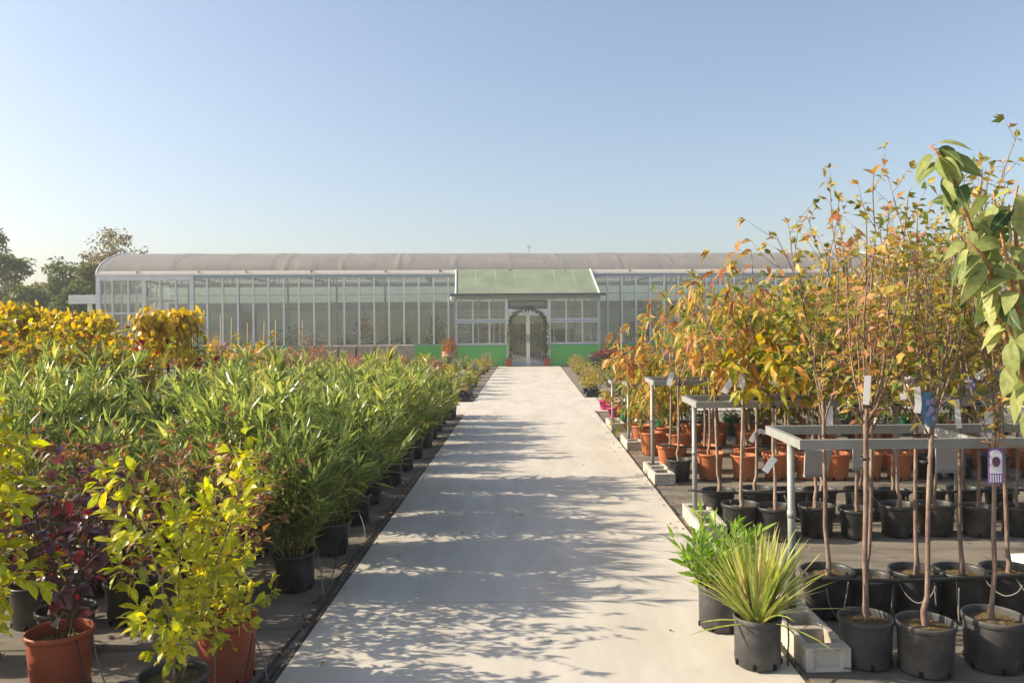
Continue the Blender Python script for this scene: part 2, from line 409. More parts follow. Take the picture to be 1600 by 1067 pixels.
class Leaves:
    def __init__(s, seg=2):
        s.O, s.D, s.N, s.L, s.W, s.K = [], [], [], [], [], []
        s.seg = seg

    def add(s, o, d, n, L, W, droop=0.2):
        s.O.append(o); s.D.append(d); s.N.append(n); s.L.append(L); s.W.append(W); s.K.append(droop)

    def mesh(s, name, mat, fold=0.25, profile='ovate', curl=0.0):
        O, D, Nn = np.array(s.O, float), nrm(np.array(s.D, float)), np.array(s.N, float)
        L, W, K = np.array(s.L), np.array(s.W), np.array(s.K)
        n = len(O)
        S = np.cross(D, Nn)
        bad = np.linalg.norm(S, axis=1) < 1e-3
        S[bad] = np.cross(D[bad], np.array([1., 0.3, 0]))
        S = nrm(S); Nn = np.cross(S, D)
        ts = {1: [0.45], 2: [0.42], 3: [0.28, 0.65], 4: [0.18, 0.42, 0.72], 5: [0.12, 0.3, 0.52, 0.76]}[s.seg]

        def wid(t):
            if profile == 'ovate':
                return math.sin(PI * t ** 0.85) ** 0.8
            if profile == 'lance':
                return math.sin(PI * t ** 0.8)
            if profile == 'obovate':
                return math.sin(PI * t ** 1.35) ** 0.85
            if profile == 'sword':
                return min(1, 0.6 + t) * (1 - t ** 3) if t > 0 else 0.6
            return 1.0

        def P(t, side):
            c = O + D * (L * t)[:, None] - Nn * (K * L * t * t)[:, None]
            c[:, 2] -= 0.35 * K * L * t * t
            if side:
                w = W * 0.5 * wid(t)
                c = c + S * (side * w)[:, None] + Nn * (fold * w)[:, None]
            return c
        cols, uvs = [P(0, 0)], [(0.5, 0)]
        for t in ts:
            for sd in ((-1, 0, 1) if s.seg > 1 else (-1, 1)):
                cols.append(P(t, sd)); uvs.append((0.5 + sd * 0.5, t))
        cols.append(P(1, 0)); uvs.append((0.5, 1))
        k = len(cols)
        V = np.stack(cols, 1).reshape(-1, 3)
        if s.seg == 1:
            fl = [(0, 1, 3), (0, 3, 2)]
        else:
            fl = [(0, 2, 1), (0, 3, 2)]
            for i in range(len(ts) - 1):
                a, b = 1 + 3 * i, 4 + 3 * i
                fl += [(a, a + 1, b + 1, b), (a + 1, a + 2, b + 2, b + 1)]
            a = 1 + 3 * (len(ts) - 1)
            fl += [(a, a + 1, k - 1), (a + 1, a + 2, k - 1)]
        sizes = [len(f) for f in fl]
        flat = np.array([i for f in fl for i in f])
        loops = (flat[None, :] + (np.arange(n) * k)[:, None]).reshape(-1)
        tot = np.tile(np.array(sizes), n)
        start = np.concatenate([[0], np.cumsum(tot)[:-1]])
        me = bpy.data.meshes.new(name)
        me.vertices.add(len(V)); me.vertices.foreach_set('co', V.astype(np.float32).reshape(-1))
        me.loops.add(len(loops)); me.loops.foreach_set('vertex_index', loops.astype(np.int32))
        me.polygons.add(len(tot)); me.polygons.foreach_set('loop_start', start.astype(np.int32))
        me.polygons.foreach_set('loop_total', tot.astype(np.int32))
        me.polygons.foreach_set('use_smooth', np.ones(len(tot), bool))
        uvl = me.uv_layers.new(name='UVMap')
        uva = np.array(uvs)[flat]
        uvl.data.foreach_set('uv', np.tile(uva, (n, 1)).astype(np.float32).reshape(-1))
        me.materials.append(mat)
        me.update(); me.validate()
        return me


def perp(rng, d):
    v = rng.normal(size=3)
    v = v - d * np.dot(v, d)
    return v / max(np.linalg.norm(v), 1e-6)


UP = np.array([0, 0, 1.0])


def put_leaf(rng, LV, p, d, P, az=None):
    """one leaf standing off the stem direction d"""
    q = perp(rng, d) if az is None else az
    a = R(P.get('lang', 50) + rng.normal(0, 14))
    ld = d * math.cos(a) + q * math.sin(a)
    ld = ld + np.array([0, 0, -P.get('hang', 0.0)]) * rng.uniform(0.5, 1.3)
    ld = nrm(ld + rng.normal(0, 0.12, 3))
    n = UP + rng.normal(0, P.get('ntilt', 0.5), 3)
    sz = rng.uniform(0.65, 1.2)
    LV.add(p, ld, n, P['L'] * sz, P['W'] * sz * rng.uniform(0.85, 1.15), P.get('droop', 0.2) * rng.uniform(0.4, 1.6))


def grow(rng, wood, LV, p, d, length, r, lev, P):
    p = np.asarray(p, float); d = nrm(d)
    n = max(3, int(length / P.get('seg', 0.09)))
    pts, ds = [p], [d]
    for i in range(n):
        d = nrm(d + rng.normal(0, P['jit'][lev], 3) + UP * P['up'][lev])
        p = p + d * length / n
        pts.append(p); ds.append(d)
    r1 = r * P.get('taper', 0.45)
    wood.tube(pts, [r + (r1 - r) * (i / n) for i in range(n + 1)], 7 if lev == 0 else (5 if lev == 1 else 3), cap=True)

    def where(t):
        x = t * n
        i = min(int(x), n - 1)
        return pts[i] + (pts[i + 1] - pts[i]) * (x - i), ds[i]
    if lev >= P.get('leaf_lev', 1):
        sp = P['sp'] if not hasattr(P['sp'], '__len__') else P['sp'][lev]
        t0, t1 = P.get('leaf_t', {}).get(lev, (0.1, 1.0))
        m = max(1, int(length * (t1 - t0) / sp))
        g = rng.uniform(0, 6.28)
        for i in range(m + 1):
            t = t0 + (t1 - t0) * (i + rng.uniform(-.3, .3)) / max(m, 1)
            t = min(max(t, 0), 0.999)
            q, dd = where(t)
            if rng.random() < P.get('bare', 0.0):
                continue
            for w in range(P.get('whorl', 1)):
                a = perp(rng, dd) if P.get('whorl', 1) == 1 else None
                if a is None:
                    u = perp(np.random.default_rng(5), dd); v = np.cross(dd, u)
                    an = g + i * 1.05 + w * 6.28318 / P['whorl']
                    a = u * math.cos(an) + v * math.sin(an)
                put_leaf(rng, LV, q, dd, P, a)
        for w in range(P.get('tipn', 2)):
            put_leaf(rng, LV, pts[-1], ds[-1], dict(P, lang=P.get('lang', 50) * 0.5))
    if lev < P['levels']:
        k = P['kids'][lev]
        k = int(k * rng.uniform(0.8, 1.2) + 0.5)
        g = rng.uniform(0, 6.28)
        for i in range(k):
            t = P['t0'][lev] + (1 - P['t0'][lev]) * (i + rng.uniform(0, 1)) / k
            t = min(t, 0.995)
            q, dd = where(t)
            u = nrm(np.cross(dd, [0.31, 0.95, 0.05])); v = np.cross(dd, u)
            az = g + i * 2.4 + rng.normal(0, 0.3)
            a = R(P['ang'][lev] + rng.normal(0, 9))
            cd = dd * math.cos(a) + (u * math.cos(az) + v * math.sin(az)) * math.sin(a)
            cl = P['len'][lev] * rng.uniform(0.6, 1.2) * (max(0.25, 1.35 - P['cone'] * t) if lev == 0 and 'cone' in P else 1.0)
            grow(rng, wood, LV, q, cd, cl, r * (1 - 0.4 * t) * P.get('rk', 0.6), lev + 1, P)


def trunk_tree(seed, P, leafm, woodm, seg=2, profile='lance', fold=0.25):
    """standard tree in a pot: meshes (trunk, crown); soil surface is at z 0.2"""
    rng = np.random.default_rng(seed)
    wood, LV = MB(), Leaves(seg)
    lean = rng.normal(0, 0.014, 2)
    # knobby graft bend at the foot
    k = rng.uniform(-0.02, 0.02, 2)
    r = P['r']
    hz = P['trunk'] * rng.uniform(0.93, 1.07)
    zs = [0.17, 0.215, 0.25, 0.29, 0.36, 0.5, 0.7, 0.9, hz - 0.06, hz]
    pts = []
    for z in zs:
        f = (z - 0.2)
        bend = math.exp(-((z - 0.28) / 0.07) ** 2)
        pts.append((lean[0] * f + k[0] * bend + rng.normal(0, 0.003), lean[1] * f + k[1] * bend + rng.normal(0, 0.003), z))
    rad = [r * 1.5, r * 1.3, r * 1.45, r * 1.2, r * 1.02, r, r * 0.96, r * 0.9, r * 0.95, r * 0.85]
    wood.tube(pts, rad, 8)
    for q in range(9):        # bud knobs
        z = rng.uniform(0.4, hz); a = rng.uniform(0, 6.28)
        c = np.array([np.interp(z, zs, [p[0] for p in pts]), np.interp(z, zs, [p[1] for p in pts]), z])
        o = np.array([math.cos(a), math.sin(a), 0.3])
        wood.tube([c + o * r * 0.6, c + o * r * 1.25], [r * 0.45, r * 0.15], 5)
    top = np.array(pts[-1])
    nb = P['nb']
    g = rng.uniform(0, 6.28)
    for i in range(nb):
        az = g + i * 2 * PI / nb + rng.normal(0, 0.25)
        a = R(P['bang'] + rng.normal(0, 8))
        d = np.array([math.cos(az) * math.sin(a), math.sin(az) * math.sin(a), math.cos(a)])
        st = np.array([np.interp(hz - 0.14 * (i % 3) / 2, zs, [p[j] for p in pts]) for j in range(3)])
        grow(rng, wood, LV, st, d, P['blen'] * rng.uniform(0.7, 1.2), r * 0.5, 1, P)
    return wood.mesh('trunk', woodm, True), LV.mesh('crown', leafm, fold, profile)


def shrub(seed, P, leafm, woodm, seg=2, profile='ovate', fold=0.25):
    """many stemmed shrub; meshes (stems, foliage), rising from z 0.19"""
    rng = np.random.default_rng(seed)
    wood, LV = MB(), Leaves(seg)
    for i in range(P['stems']):
        az = i * 2.4 + rng.normal(0, 0.3)
        lean = R(P['lean']) * math.sqrt((i + 0.5) / P['stems']) * rng.uniform(0.7, 1.2)
        d = np.array([math.cos(az) * math.sin(lean), math.sin(az) * math.sin(lean), math.cos(lean)])
        rr = P.get('foot', 0.05) * math.sqrt((i + 0.5) / P['stems'])
        grow(rng, wood, LV, (rr * math.cos(az), rr * math.sin(az), 0.18), d, P['h'] * rng.uniform(0.72, 1.1), P['r'], 0, P)
    return wood.mesh('stem', woodm, True), LV.mesh('foliage', leafm, fold, profile)


def mound(seed, n, rad, h, L, W, leafm, z0=0.1, profile='ovate', hang=0.0, blades=False, flowers=None, seg=1, droop=0.3):
    """low cushion of leaves (or grass blades): meshes (foliage, flowers)"""
    rng = np.random.default_rng(seed)
    LV = Leaves(seg); FL = Leaves(1)
    for i in range(n):
        az = rng.uniform(0, 6.28); e = math.acos(rng.uniform(0, 1)); 
        if blades:
            r0 = rad * 0.25 * math.sqrt(rng.random())
            a = abs(rng.normal(0, 0.45))
            LV.add((r0 * math.cos(az), r0 * math.sin(az), z0), (math.cos(az) * math.sin(a), math.sin(az) * math.sin(a), math.cos(a)),
                   (math.cos(az), math.sin(az), 0.8), L * rng.uniform(0.6, 1.15), W, droop * rng.uniform(0.5, 1.5))
            continue
        rr = rng.uniform(0.45, 1) * (1 + 0.22 * math.sin(3 * az + seed) * math.sin(2.3 * e))
        o = np.array([math.cos(az) * math.sin(e) * rad * rr, math.sin(az) * math.sin(e) * rad * rr, z0 + math.cos(e) * h * rr])
        d = nrm(o - np.array([0, 0, z0 - 0.1])) + rng.normal(0, 0.5, 3) + np.array([0, 0, -hang])
        LV.add(o, d, UP + rng.normal(0, 0.6, 3), L * rng.uniform(0.6, 1.2), W * rng.uniform(0.7, 1.2), droop)
    fm = None
    if flowers:
        k, mat, s = flowers
        for i in range(k):
            az = rng.uniform(0, 6.28); e = rng.uniform(0, 1.1)
            o = np.array([math.cos(az) * math.sin(e) * rad, math.sin(az) * math.sin(e) * rad, z0 + math.cos(e) * h * 1.08])
            for j in range(5):
                b = j * 1.257
                FL.add(o, (math.cos(b), math.sin(b), 0.5), UP, s * 0.6, s * 0.5, 0.1)
        fm = FL.mesh('flowers', mat, 0.1)
    return LV.mesh('foliage', leafm, 0.25, profile), fm


# ------------------------------------------------------------------ pots
def pot_mesh(name, mat, rt=0.14, rb=0.115, h=0.24, lip=0.008, n=28, holes=6):
    b = MB()
    b.lathe([(0.0005, 0.004), (rb * 0.93, 0.004), (rb, 0.014), (rb + (rt - lip - rb) * 0.86, h * 0.87), (rt - lip, h - 0.028), (rt, h - 0.026), (rt + 0.002, h - 0.006), (rt - 0.001, h),
             (rt - lip * 1.1, h), (rt - lip * 1.5, h - 0.01), (rt - lip * 2, h - 0.05)], n)
    for k in range(holes):
        a = 2 * PI * (k + 0.35) / holes
        m = Matrix.Rotation(a, 4, 'Z') @ Matrix.Translation((rb + 0.0035, 0, 0.024))
        b.obox(m, 0.006, 0.016, 0.024, 1)
    return b.mesh(name, [mat, M['slot']], True)


def soil_mesh(r, z, seed=1):
    rng = np.random.default_rng(seed)
    b = MB()
    n, rings = 20, 5
    v = [(0, 0, z + 0.012)]
    for i in range(1, rings + 1):
        for k in range(n):
            a = 2 * PI * k / n
            rr = r * i / rings
            v.append((rr * math.cos(a), rr * math.sin(a), z + 0.014 * (1 - i / rings) + (rng.normal(0, 0.005) if i < rings else 0)))
    f = [(0, 1 + k, 1 + (k + 1) % n) for k in range(n)]
    for i in range(rings - 1):
        for k in range(n):
            a, c = 1 + i * n + k, 1 + i * n + (k + 1) % n
            f.append((a, a + n, c + n, c))
    b.add(v, f)
    return b.mesh('soil', M['soil'], True)


POTS = {
    'black': (pot_mesh('pot', M['black_pot']), soil_mesh(0.128, 0.2), 1.0),
    'grey': (pot_mesh('pot', M['grey_pot'], 0.132, 0.12, 0.235, 0.005), soil_mesh(0.123, 0.2), 1.0),
    'clay': (pot_mesh('pot', M['clay_pot'], 0.145, 0.108, 0.28), soil_mesh(0.133, 0.225), 1.0),
    'darkclay': (pot_mesh('pot', M['dark_clay'], 0.142, 0.118, 0.29, 0.006), soil_mesh(0.132, 0.235), 1.0),
    'small': (pot_mesh('pot', M['black_pot'], 0.1, 0.075, 0.15, 0.006, 16, 0), soil_mesh(0.088, 0.125), 1.0),
    'white': (pot_mesh('pot', M['white_pot'], 0.11, 0.09, 0.26, 0.006, 16, 0), soil_mesh(0.1, 0.2), 1.0),
    'green': (pot_mesh('pot', M['green_pot'], 0.12, 0.095, 0.26, 0.006, 16, 0), soil_mesh(0.11, 0.2), 1.0),
    'pink': (pot_mesh('pot', M['pink_pot'], 0.11, 0.08, 0.15, 0.008, 18, 0), soil_mesh(0.098, 0.125), 1.0),
    'blue': (pot_mesh('pot', M['blue_pot'], 0.11, 0.08, 0.16, 0.008, 18, 0), soil_mesh(0.098, 0.13), 1.0),
}


def potted(name, label, cat, group, loc, plant, pot='black', rotz=0.0, s=1.0, part=('trunk', 'crown'), sp=1.0, tilt=(0, 0)):
    """one potted plant: Empty > pot (> soil), wood, foliage"""
    t = thing(name, label, cat, loc, rotz, group)
    pm, sm, k = POTS[pot]
    t.rotation_euler = (tilt[0], tilt[1], rotz)
    po = link('pot', pm, t, scale=sp)
    link('soil', sm, po)
    for nm, me in zip(part, plant):
        if me is not None:
            link(nm, me, t, scale=s)
    return t


# ------------------------------------------------------------------ world, sun, camera
SUN_AZ, SUN_EL = R(4), R(28)           # azimuth counted from -X towards +Y
sdir = Vector((-math.cos(SUN_EL) * math.cos(SUN_AZ), math.cos(SUN_EL) * math.sin(SUN_AZ), math.sin(SUN_EL)))
w = bpy.data.worlds.new("World")
scene.world = w
w.use_nodes = True
nt = w.node_tree
for n in list(nt.nodes):
    nt.nodes.remove(n)
sky = nt.nodes.new('ShaderNodeTexSky')
sky.sky_type = 'NISHITA'
sky.sun_disc = False
sky.sun_elevation = SUN_EL
sky.sun_rotation = math.atan2(sdir.x, sdir.y)
sky.air_density = 1.0
sky.dust_density = 2.6
sky.ozone_density = 1.0
sky.altitude = 50
bg = nt.nodes.new('ShaderNodeBackground')
bg.inputs[1].default_value = 0.08
wo = nt.nodes.new('ShaderNodeOutputWorld')
gm = nt.nodes.new('ShaderNodeGamma')
gm.inputs[1].default_value = 0.84          # softer contrast between the sun's side and the zenith: hazy autumn sky
nt.links.new(sky.outputs[0], gm.inputs[0])
tn = nt.nodes.new('ShaderNodeMix')
tn.data_type = 'RGBA'; tn.blend_type = 'MULTIPLY'
tn.inputs[0].default_value = 1.0
tn.inputs[7].default_value = (0.975, 0.99, 1.02, 1)      # late-season air: a little less green
nt.links.new(gm.outputs[0], tn.inputs[6])
nt.links.new(tn.outputs[2], bg.inputs[0])
nt.links.new(bg.outputs[0], wo.inputs[0])
sl = bpy.data.lights.new('sun', 'SUN')
sl.energy = 2.75
sl.angle = R(0.55)
sl.color = (1.0, 0.875, 0.66)
so = bpy.data.objects.new('sun', sl)
COL.objects.link(so)
so.rotation_euler = (-sdir).to_track_quat('-Z', 'Y').to_euler()
so.location = (-20, 5, 20)

cam = bpy.data.cameras.new('camera')
co = bpy.data.objects.new('camera', cam)
COL.objects.link(co)
cam.sensor_width = 36
cam.lens = 36 * F / 1600
cam.shift_x = -(VX - 800) / 1600
cam.shift_y = -(533.5 - VY) / 1600
co.location = (0, 0, H)
co.rotation_euler = (PI / 2, ROLL, 0)
cam.clip_end = 2000
scene.camera = co
vs = scene.view_settings
vs.view_transform = "Standard"; vs.look = "None"; vs.exposure = 1.62; vs.gamma = 1.0
cy = scene.cycles
cy.max_bounces = 8; cy.diffuse_bounces = 4; cy.glossy_bounces = 3; cy.transmission_bounces = 4; cy.transparent_max_bounces = 12
cy.caustics_reflective = False; cy.caustics_refractive = False
cy.use_denoising = True

# ------------------------------------------------------------------ ground
PL, PR = -1.178, 1.245


def sheet(name, x0, x1, y0, y1, z, mat, label, cat, sub=1):
    b = MB()
    b.add([(x0, y0, z), (x1, y0, z), (x1, y1, z), (x0, y1, z)], [(0, 1, 2, 3)])
    return tag(b.build(name, mat), label, cat, kind='structure')


sheet('ground', -600, 600, -200, 1200, -0.012, M['earth'], 'bare brown earth reaching away behind the greenhouse and trees', 'ground')
sheet('ground_cloth', -24, PL - 0.02, -4, 14.55, 0.0, M['soil_cloth'], 'dusty grey weed cloth under the oleander pots left of the path', 'weed cloth')
sheet('ground_cloth', PR + 0.02, 24, -4, 14.9, 0.0, M['soil_cloth'], 'dusty grey weed cloth under the potted trees right of the path', 'weed cloth')
sheet('ground_cloth', -24, PL - 0.02, 17.1, 31.4, 0.0, M['soil_cloth'], 'dark weed cloth under the flower bed left of the entrance', 'weed cloth')
sheet('ground_cloth', PR + 0.02, 24, 17.9, 31.4, 0.0, M['soil_cloth'], 'dark weed cloth under the flower bed right of the entrance', 'weed cloth')
for x0, x1, y0, y1, lb in ((PR + 0.03, 20, 5.15, 5.62, 'overlapping strip of weed cloth between second and third pot rows'), (PR + 0.03, 20, 7.25, 7.6, 'overlapping strip of weed cloth before the orange pots'), (-20, PL - 0.03, 4.1, 4.5, 'overlapping strip of weed cloth before the first oleander row')):
    b = MB(); n_ = 60; rg = np.random.default_rng(int(y0 * 10)); vv = []
    for i in range(n_ + 1):
        x = x0 + (x1 - x0) * i / n_
        vv += [(x, y0 + rg.normal(0, 0.012), 0.004), (x, (y0 + y1) / 2, 0.009 + rg.uniform(0, 0.006)), (x, y1 + rg.normal(0, 0.012), 0.004)]
    b.add(vv, [(3 * i + j, 3 * i + j + 3, 3 * i + j + 4, 3 * i + j + 1) for i in range(n_) for j in (0, 1)])
    tag(b.build('cloth_strip', M['soil_cloth'], None, True), lb, 'weed cloth', kind='structure')
b = MB()
ys = [-4, 1.7, 4.72, 8.0, 11.3, 14.6, 17.9, 21.2, 24.5, 27.8, 31.6]
for a, c in zip(ys[:-1], ys[1:]):
    b.box(PL, PR, a + 0.003, c - 0.003, -0.011, 0.016)
tag(b.build('path', M['concrete']), 'straight pale concrete path leading to the glass entrance', 'path', kind='structure')
b = MB()
b.box(-24, PL - 0.004, 14.62, 17.02, -0.011, 0.013); b.box(PR + 0.004, 24, 15.0, 17.82, -0.011, 0.013)
tag(b.build('cross_path', M['concrete']), 'narrow concrete cross path between the pot rows and back beds', 'path', kind='structure')
b = MB()
rng = np.random.default_rng(3)
for xa, y1 in ((PL - 0.011, 14.55), (PR + 0.011, 14.9)):
    yy = -3.0
    while yy < y1:
        s = rng.uniform(0.2, 0.5)
        j = rng.normal(0, 0.0025)
        b.box(xa - 0.0085 + j, xa + 0.0075 + j, yy, yy + s - 0.004, -0.005, 0.008 + rng.uniform(0, 0.012))
        yy += s
tag(b.build('path_edging', M['edging']), 'thin dark frayed edging strip along both sides of the path', 'edging', kind='structure')

# fallen leaves (nobody could count them)
rng = np.random.default_rng(11)
LV = Leaves(2)
for i in range(950):
    side = rng.random()
    Y = rng.uniform(3.2, 15)
    if side < 0.35: X = PL + abs(rng.normal(0, 0.05)) - 0.1
    elif side < 0.6: X = PR + rng.normal(0.05, 0.08)
    elif side < 0.625: X = rng.uniform(PL, PR)
    elif side < 0.86: X = rng.uniform(PR + 0.05, 5)
    else: X = rng.uniform(-3, PL - 0.03)
    a = rng.uniform(0, 6.28)
    LV.add((X, Y, 0.02 + 0.004), (math.cos(a), math.sin(a), 0.12), UP + rng.normal(0, 0.35, 3), rng.uniform(0.025, 0.06), rng.uniform(0.012, 0.025), rng.uniform(0.1, 0.6))
o = link('fallen_leaves', LV.mesh('fallen_leaves', M['dry'], 0.4))
tag(o, 'dry brown leaves scattered along the path edges and cloth', 'leaves', kind='stuff')

# ------------------------------------------------------------------ greenhouse
TH = R(4.6)
CS, SN = math.cos(TH), math.sin(TH)
Y0 = 33.7


def bl(px, py, yl=0.0):
    """building x and z for a point of its plane yl"""
    a, b = px - VX, py - VY
    a, b = a - ROLL * b, b + ROLL * a
    x = (a / F * (Y0 + yl * CS) + yl * SN) / (CS - a * SN / F)
    return x, H - b * (Y0 + x * SN + yl * CS) / F


def bw(x, yl=0.0, z=0.0):
    return (x * CS - yl * SN, Y0 + x * SN + yl * CS, z)


gh = thing('greenhouse', 'long low glass greenhouse with grey fabric vault roof and green base panels', 'greenhouse', (0, Y0, 0), TH)
XL, XA, XR = -17.45, -13.71, 16.0
ZE, DEP, RISE, SILL = 3.8, 8.0, 1.16, 0.85

# vault roof with wrinkled fabric
rng = np.random.default_rng(21)
nx, na = 340, 30
xs = np.linspace(XL, XR, nx)
ph0 = R(11)
phs = np.linspace(ph0, PI - ph0, na)
X, A = np.meshgrid(xs, phs, indexing='ij')
bump = np.zeros_like(X)
for k in range(15):         # the hoops push through the cloth
    xc = XL + 0.3 + k * (XR - XL - 0.6) / 14
    bump += 0.010 * np.exp(-((X - xc) / 0.07) ** 2)
for k in range(210):        # puckers beside the hoops and along the lower hem
    xc = rng.uniform(XL, XR)
    if rng.random() < 0.5:
        xc = XL + 0.3 + rng.integers(0, 15) * (XR - XL - 0.6) / 14 + rng.normal(0, 0.25)
    ac = rng.uniform(0.15, 1.5); sl_ = rng.normal(0, 0.35); wd = rng.uniform(0.02, 0.055); ln = rng.uniform(0.12, 0.4)
    bump += rng.uniform(-0.02, 0.028) * np.exp(-(((X - xc) - sl_ * (A - ac)) / wd) ** 2) * np.exp(-((A - ac) / ln) ** 2)
bump += 0.006 * np.sin(X * 1.3 + 2 * A) + 0.004 * np.sin(X * 3.1 - A * 3)
Yv = DEP / 2 - (DEP / 2 + bump) * np.cos(A)
Zv = ZE + (RISE + bump * 0.8) * np.sin(A) ** 1.18 + bump * 0.4
V = np.stack([X, Yv, Zv], -1).reshape(-1, 3)
b = MB()
b.v = [tuple(map(float, p)) for p in V]
for i in range(nx - 1):
    for j in range(na - 1):
        a = i * na + j
        b.f.append((a, a + na, a + na + 1, a + 1)); b.mi.append(0)
rf = b.build('roof', M['fabric_roof'], gh, True)
b = MB()
st = []
ph = [0, R(5.5), ph0]
for i in range(len(xs)):
    for a in ph:
        st.append((xs[i], DEP / 2 - (DEP / 2 + 0.012) * math.cos(a), ZE + RISE * math.sin(a) ** 1.18 - (0.004 if a else 0)))
b.v = [tuple(map(float, p)) for p in st]
for i in range(len(xs) - 1):
    for j in range(2):
        a = i * 3 + j
        b.f.append((a, a + 3, a + 4, a + 1)); b.mi.append(0)
b.build('eave_strip', M['eave_strip'], gh)
b = MB()
for k in range(13):
    x = XL + 1.2 + k * 2.55 + rng.normal(0, 0.2)
    p = [(x + rng.normal(0, 0.03), DEP / 2 - 4.03 * math.cos(a), ZE + 1.19 * math.sin(a) ** 1.18) for a in np.linspace(R(5), R(11), 5)]
    b.tube(p, 0.018, 5)
b.build('hem_cord', M['dark_metal'], gh)
b = MB(); b.tube([(0.4, DEP / 2, ZE + RISE - 0.05), (0.4, DEP / 2, ZE + RISE + 0.42)], 0.011, 6); b.bar((0.28, DEP / 2, ZE + RISE + 0.36), (0.52, DEP / 2, ZE + RISE + 0.36), 0.018)
b.build('roof_antenna', M['dark_metal'], gh)
# arched ribs at both ends and gable glazing
for x in (XL - 0.03, XR + 0.03):
    b = MB()
    b.tube([(x, DEP / 2 - DEP / 2 * math.cos(a), ZE + RISE * abs(math.sin(a)) ** 1.18) for a in np.linspace(0, PI, 24)], 0.03, 8)
    b.build('end_rib', M['white_metal'], gh, True)
    b = MB()
    pts = [(x, DEP / 2 - DEP / 2 * math.cos(a), ZE + RISE * abs(math.sin(a)) ** 1.18) for a in np.linspace(0, PI, 24)]
    b.add([(x, 0, SILL), (x, DEP, SILL)] + list(reversed(pts)), [tuple(range(26))])
    b.build('gable_pane', M['glass'], gh)
    b = MB(); b.box(x - 0.03, x + 0.03, 0.06, DEP - 0.06, 0.0, SILL - 0.004); b.build('gable_panel', M['green_panel'], gh)
    b = MB()
    for q in range(1, 10):
        y = DEP * q / 10
        top = ZE + RISE * math.sin(math.acos(1 - 2 * q / 10)) - 0.05
        b.bar((x, y, SILL), (x, y, top), 0.05)
    b.bar((x, 0.05, 2.25), (x, DEP - 0.05, 2.25), 0.04, 0.06)
    b.bar((x, 0.05, ZE), (x, DEP - 0.05, ZE), 0.05, 0.1)
    b.build('gable_frame', M['white_metal'], gh)
# beams of the front
b = MB(); b.box(XL - 0.05, XR + 0.05, -0.10, 0.05, ZE - 0.035, ZE + 0.005); b.build('flashing', M['white_metal'], gh)
b = MB(); b.box(XA, XR, -0.05, 0.05, ZE - 0.15, ZE - 0.038); b.build('header_beam', M['blue_metal'], gh)
b = MB(); b.box(XL, XA + 0.06, -0.085, 0.05, ZE - 0.235, ZE - 0.038); b.build('wing_header', M['white_metal'], gh)
b = MB(); b.box(XL, -2.86, -0.07, 0.05, SILL - 0.03, SILL + 0.02); b.box(2.82, XR, -0.07, 0.05, SILL - 0.03, SILL + 0.02); b.build('sill', M['blue_metal'], gh)
x = XL
while x < XR - 0.1:
    x1 = min(x + 2.44, XR)
    for (p, q) in (((x + 0.004, x1 - 0.004),) if not (x < 2.8 and x1 > -2.8) else ((x + 0.004, min(x1, -2.86)), (max(x, 2.82), x1 - 0.004))):
        if q - p > 0.05:
            b = MB(); b.box(p, q, -0.045, 0.02, 0.0, SILL - 0.033); b.build('base_panel', M['green_panel'], gh)
    x = x1
b = MB(); b.box(XA, -2.86, 0.1, 0.13, 2.27, 2.30); b.box(2.82, XR, 0.1, 0.13, 2.27, 2.30); b.build('tie_rail', M['white_metal'], gh)
b = MB(); b.box(XL, XA, -0.04, 0.03, 2.22, 2.28); b.build('wing_rail', M['white_metal'], gh)
# mullions and panes
bars = []
x = XA
while x < XR + 0.05:
    bars.append(x); x += 0.6105
wing = [XL + k * (XA - XL) / 6 for k in range(6)]
mull = MB(); mull.box(-0.037, 0.037, -0.105, -0.04, SILL + 0.021, ZE - 0.151); mull.box(-0.012, 0.012, -0.04, 0.035, SILL + 0.021, ZE - 0.151)
mm = mull.mesh('mullion', M['white_metal'])
mull2 = MB(); mull2.box(-0.026, 0.026, -0.09, 0.035, SILL + 0.021, ZE - 0.236)
mm2 = mull2.mesh('mullion', M['white_metal'])
mull3 = MB(); mull3.box(-0.075, 0.075, -0.12, 0.045, 0.0, ZE - 0.24)
mm3 = mull3.mesh('post', M['white_metal'])
pn = MB(); g0 = 0.014
pn.add([(g0, 0, SILL + 0.021), (0.6105 - g0, 0, SILL + 0.021), (0.6105 - g0, 0, ZE - 0.152), (g0, 0, ZE - 0.152)], [(0, 1, 2, 3)])
pm = pn.mesh('window_pane', M['glass'])
ww = (XA - XL) / 6
pn2 = MB()
pn2.add([(0.03, 0.002, SILL + 0.021), (ww - 0.03, 0.002, SILL + 0.021), (ww - 0.03, 0.002, ZE - 0.237), (0.03, 0.002, ZE - 0.237)], [(0, 1, 2, 3)])
pm2 = pn2.mesh('window_pane', M['glass'])
for x in bars[1:]:
    if not (-2.8 < x < 2.75):
        link('mullion', mm, gh, (x, 0, 0))
for x in bars:
    if x + 0.6 < XR + 0.3 and not (-3.0 < x < 2.4):
        link('window_pane', pm, gh, (x, 0, 0))
for k, x in enumerate(wing):
    if k in (0, 3): link('post', mm3, gh, (x + (0.08 if k == 0 else 0), 0, 0))
    else: link('mullion', mm2, gh, (x, 0, 0))
    link('window_pane', pm2, gh, (x, 0, 0))
link('post', mm3, gh, (XA, 0, 0))
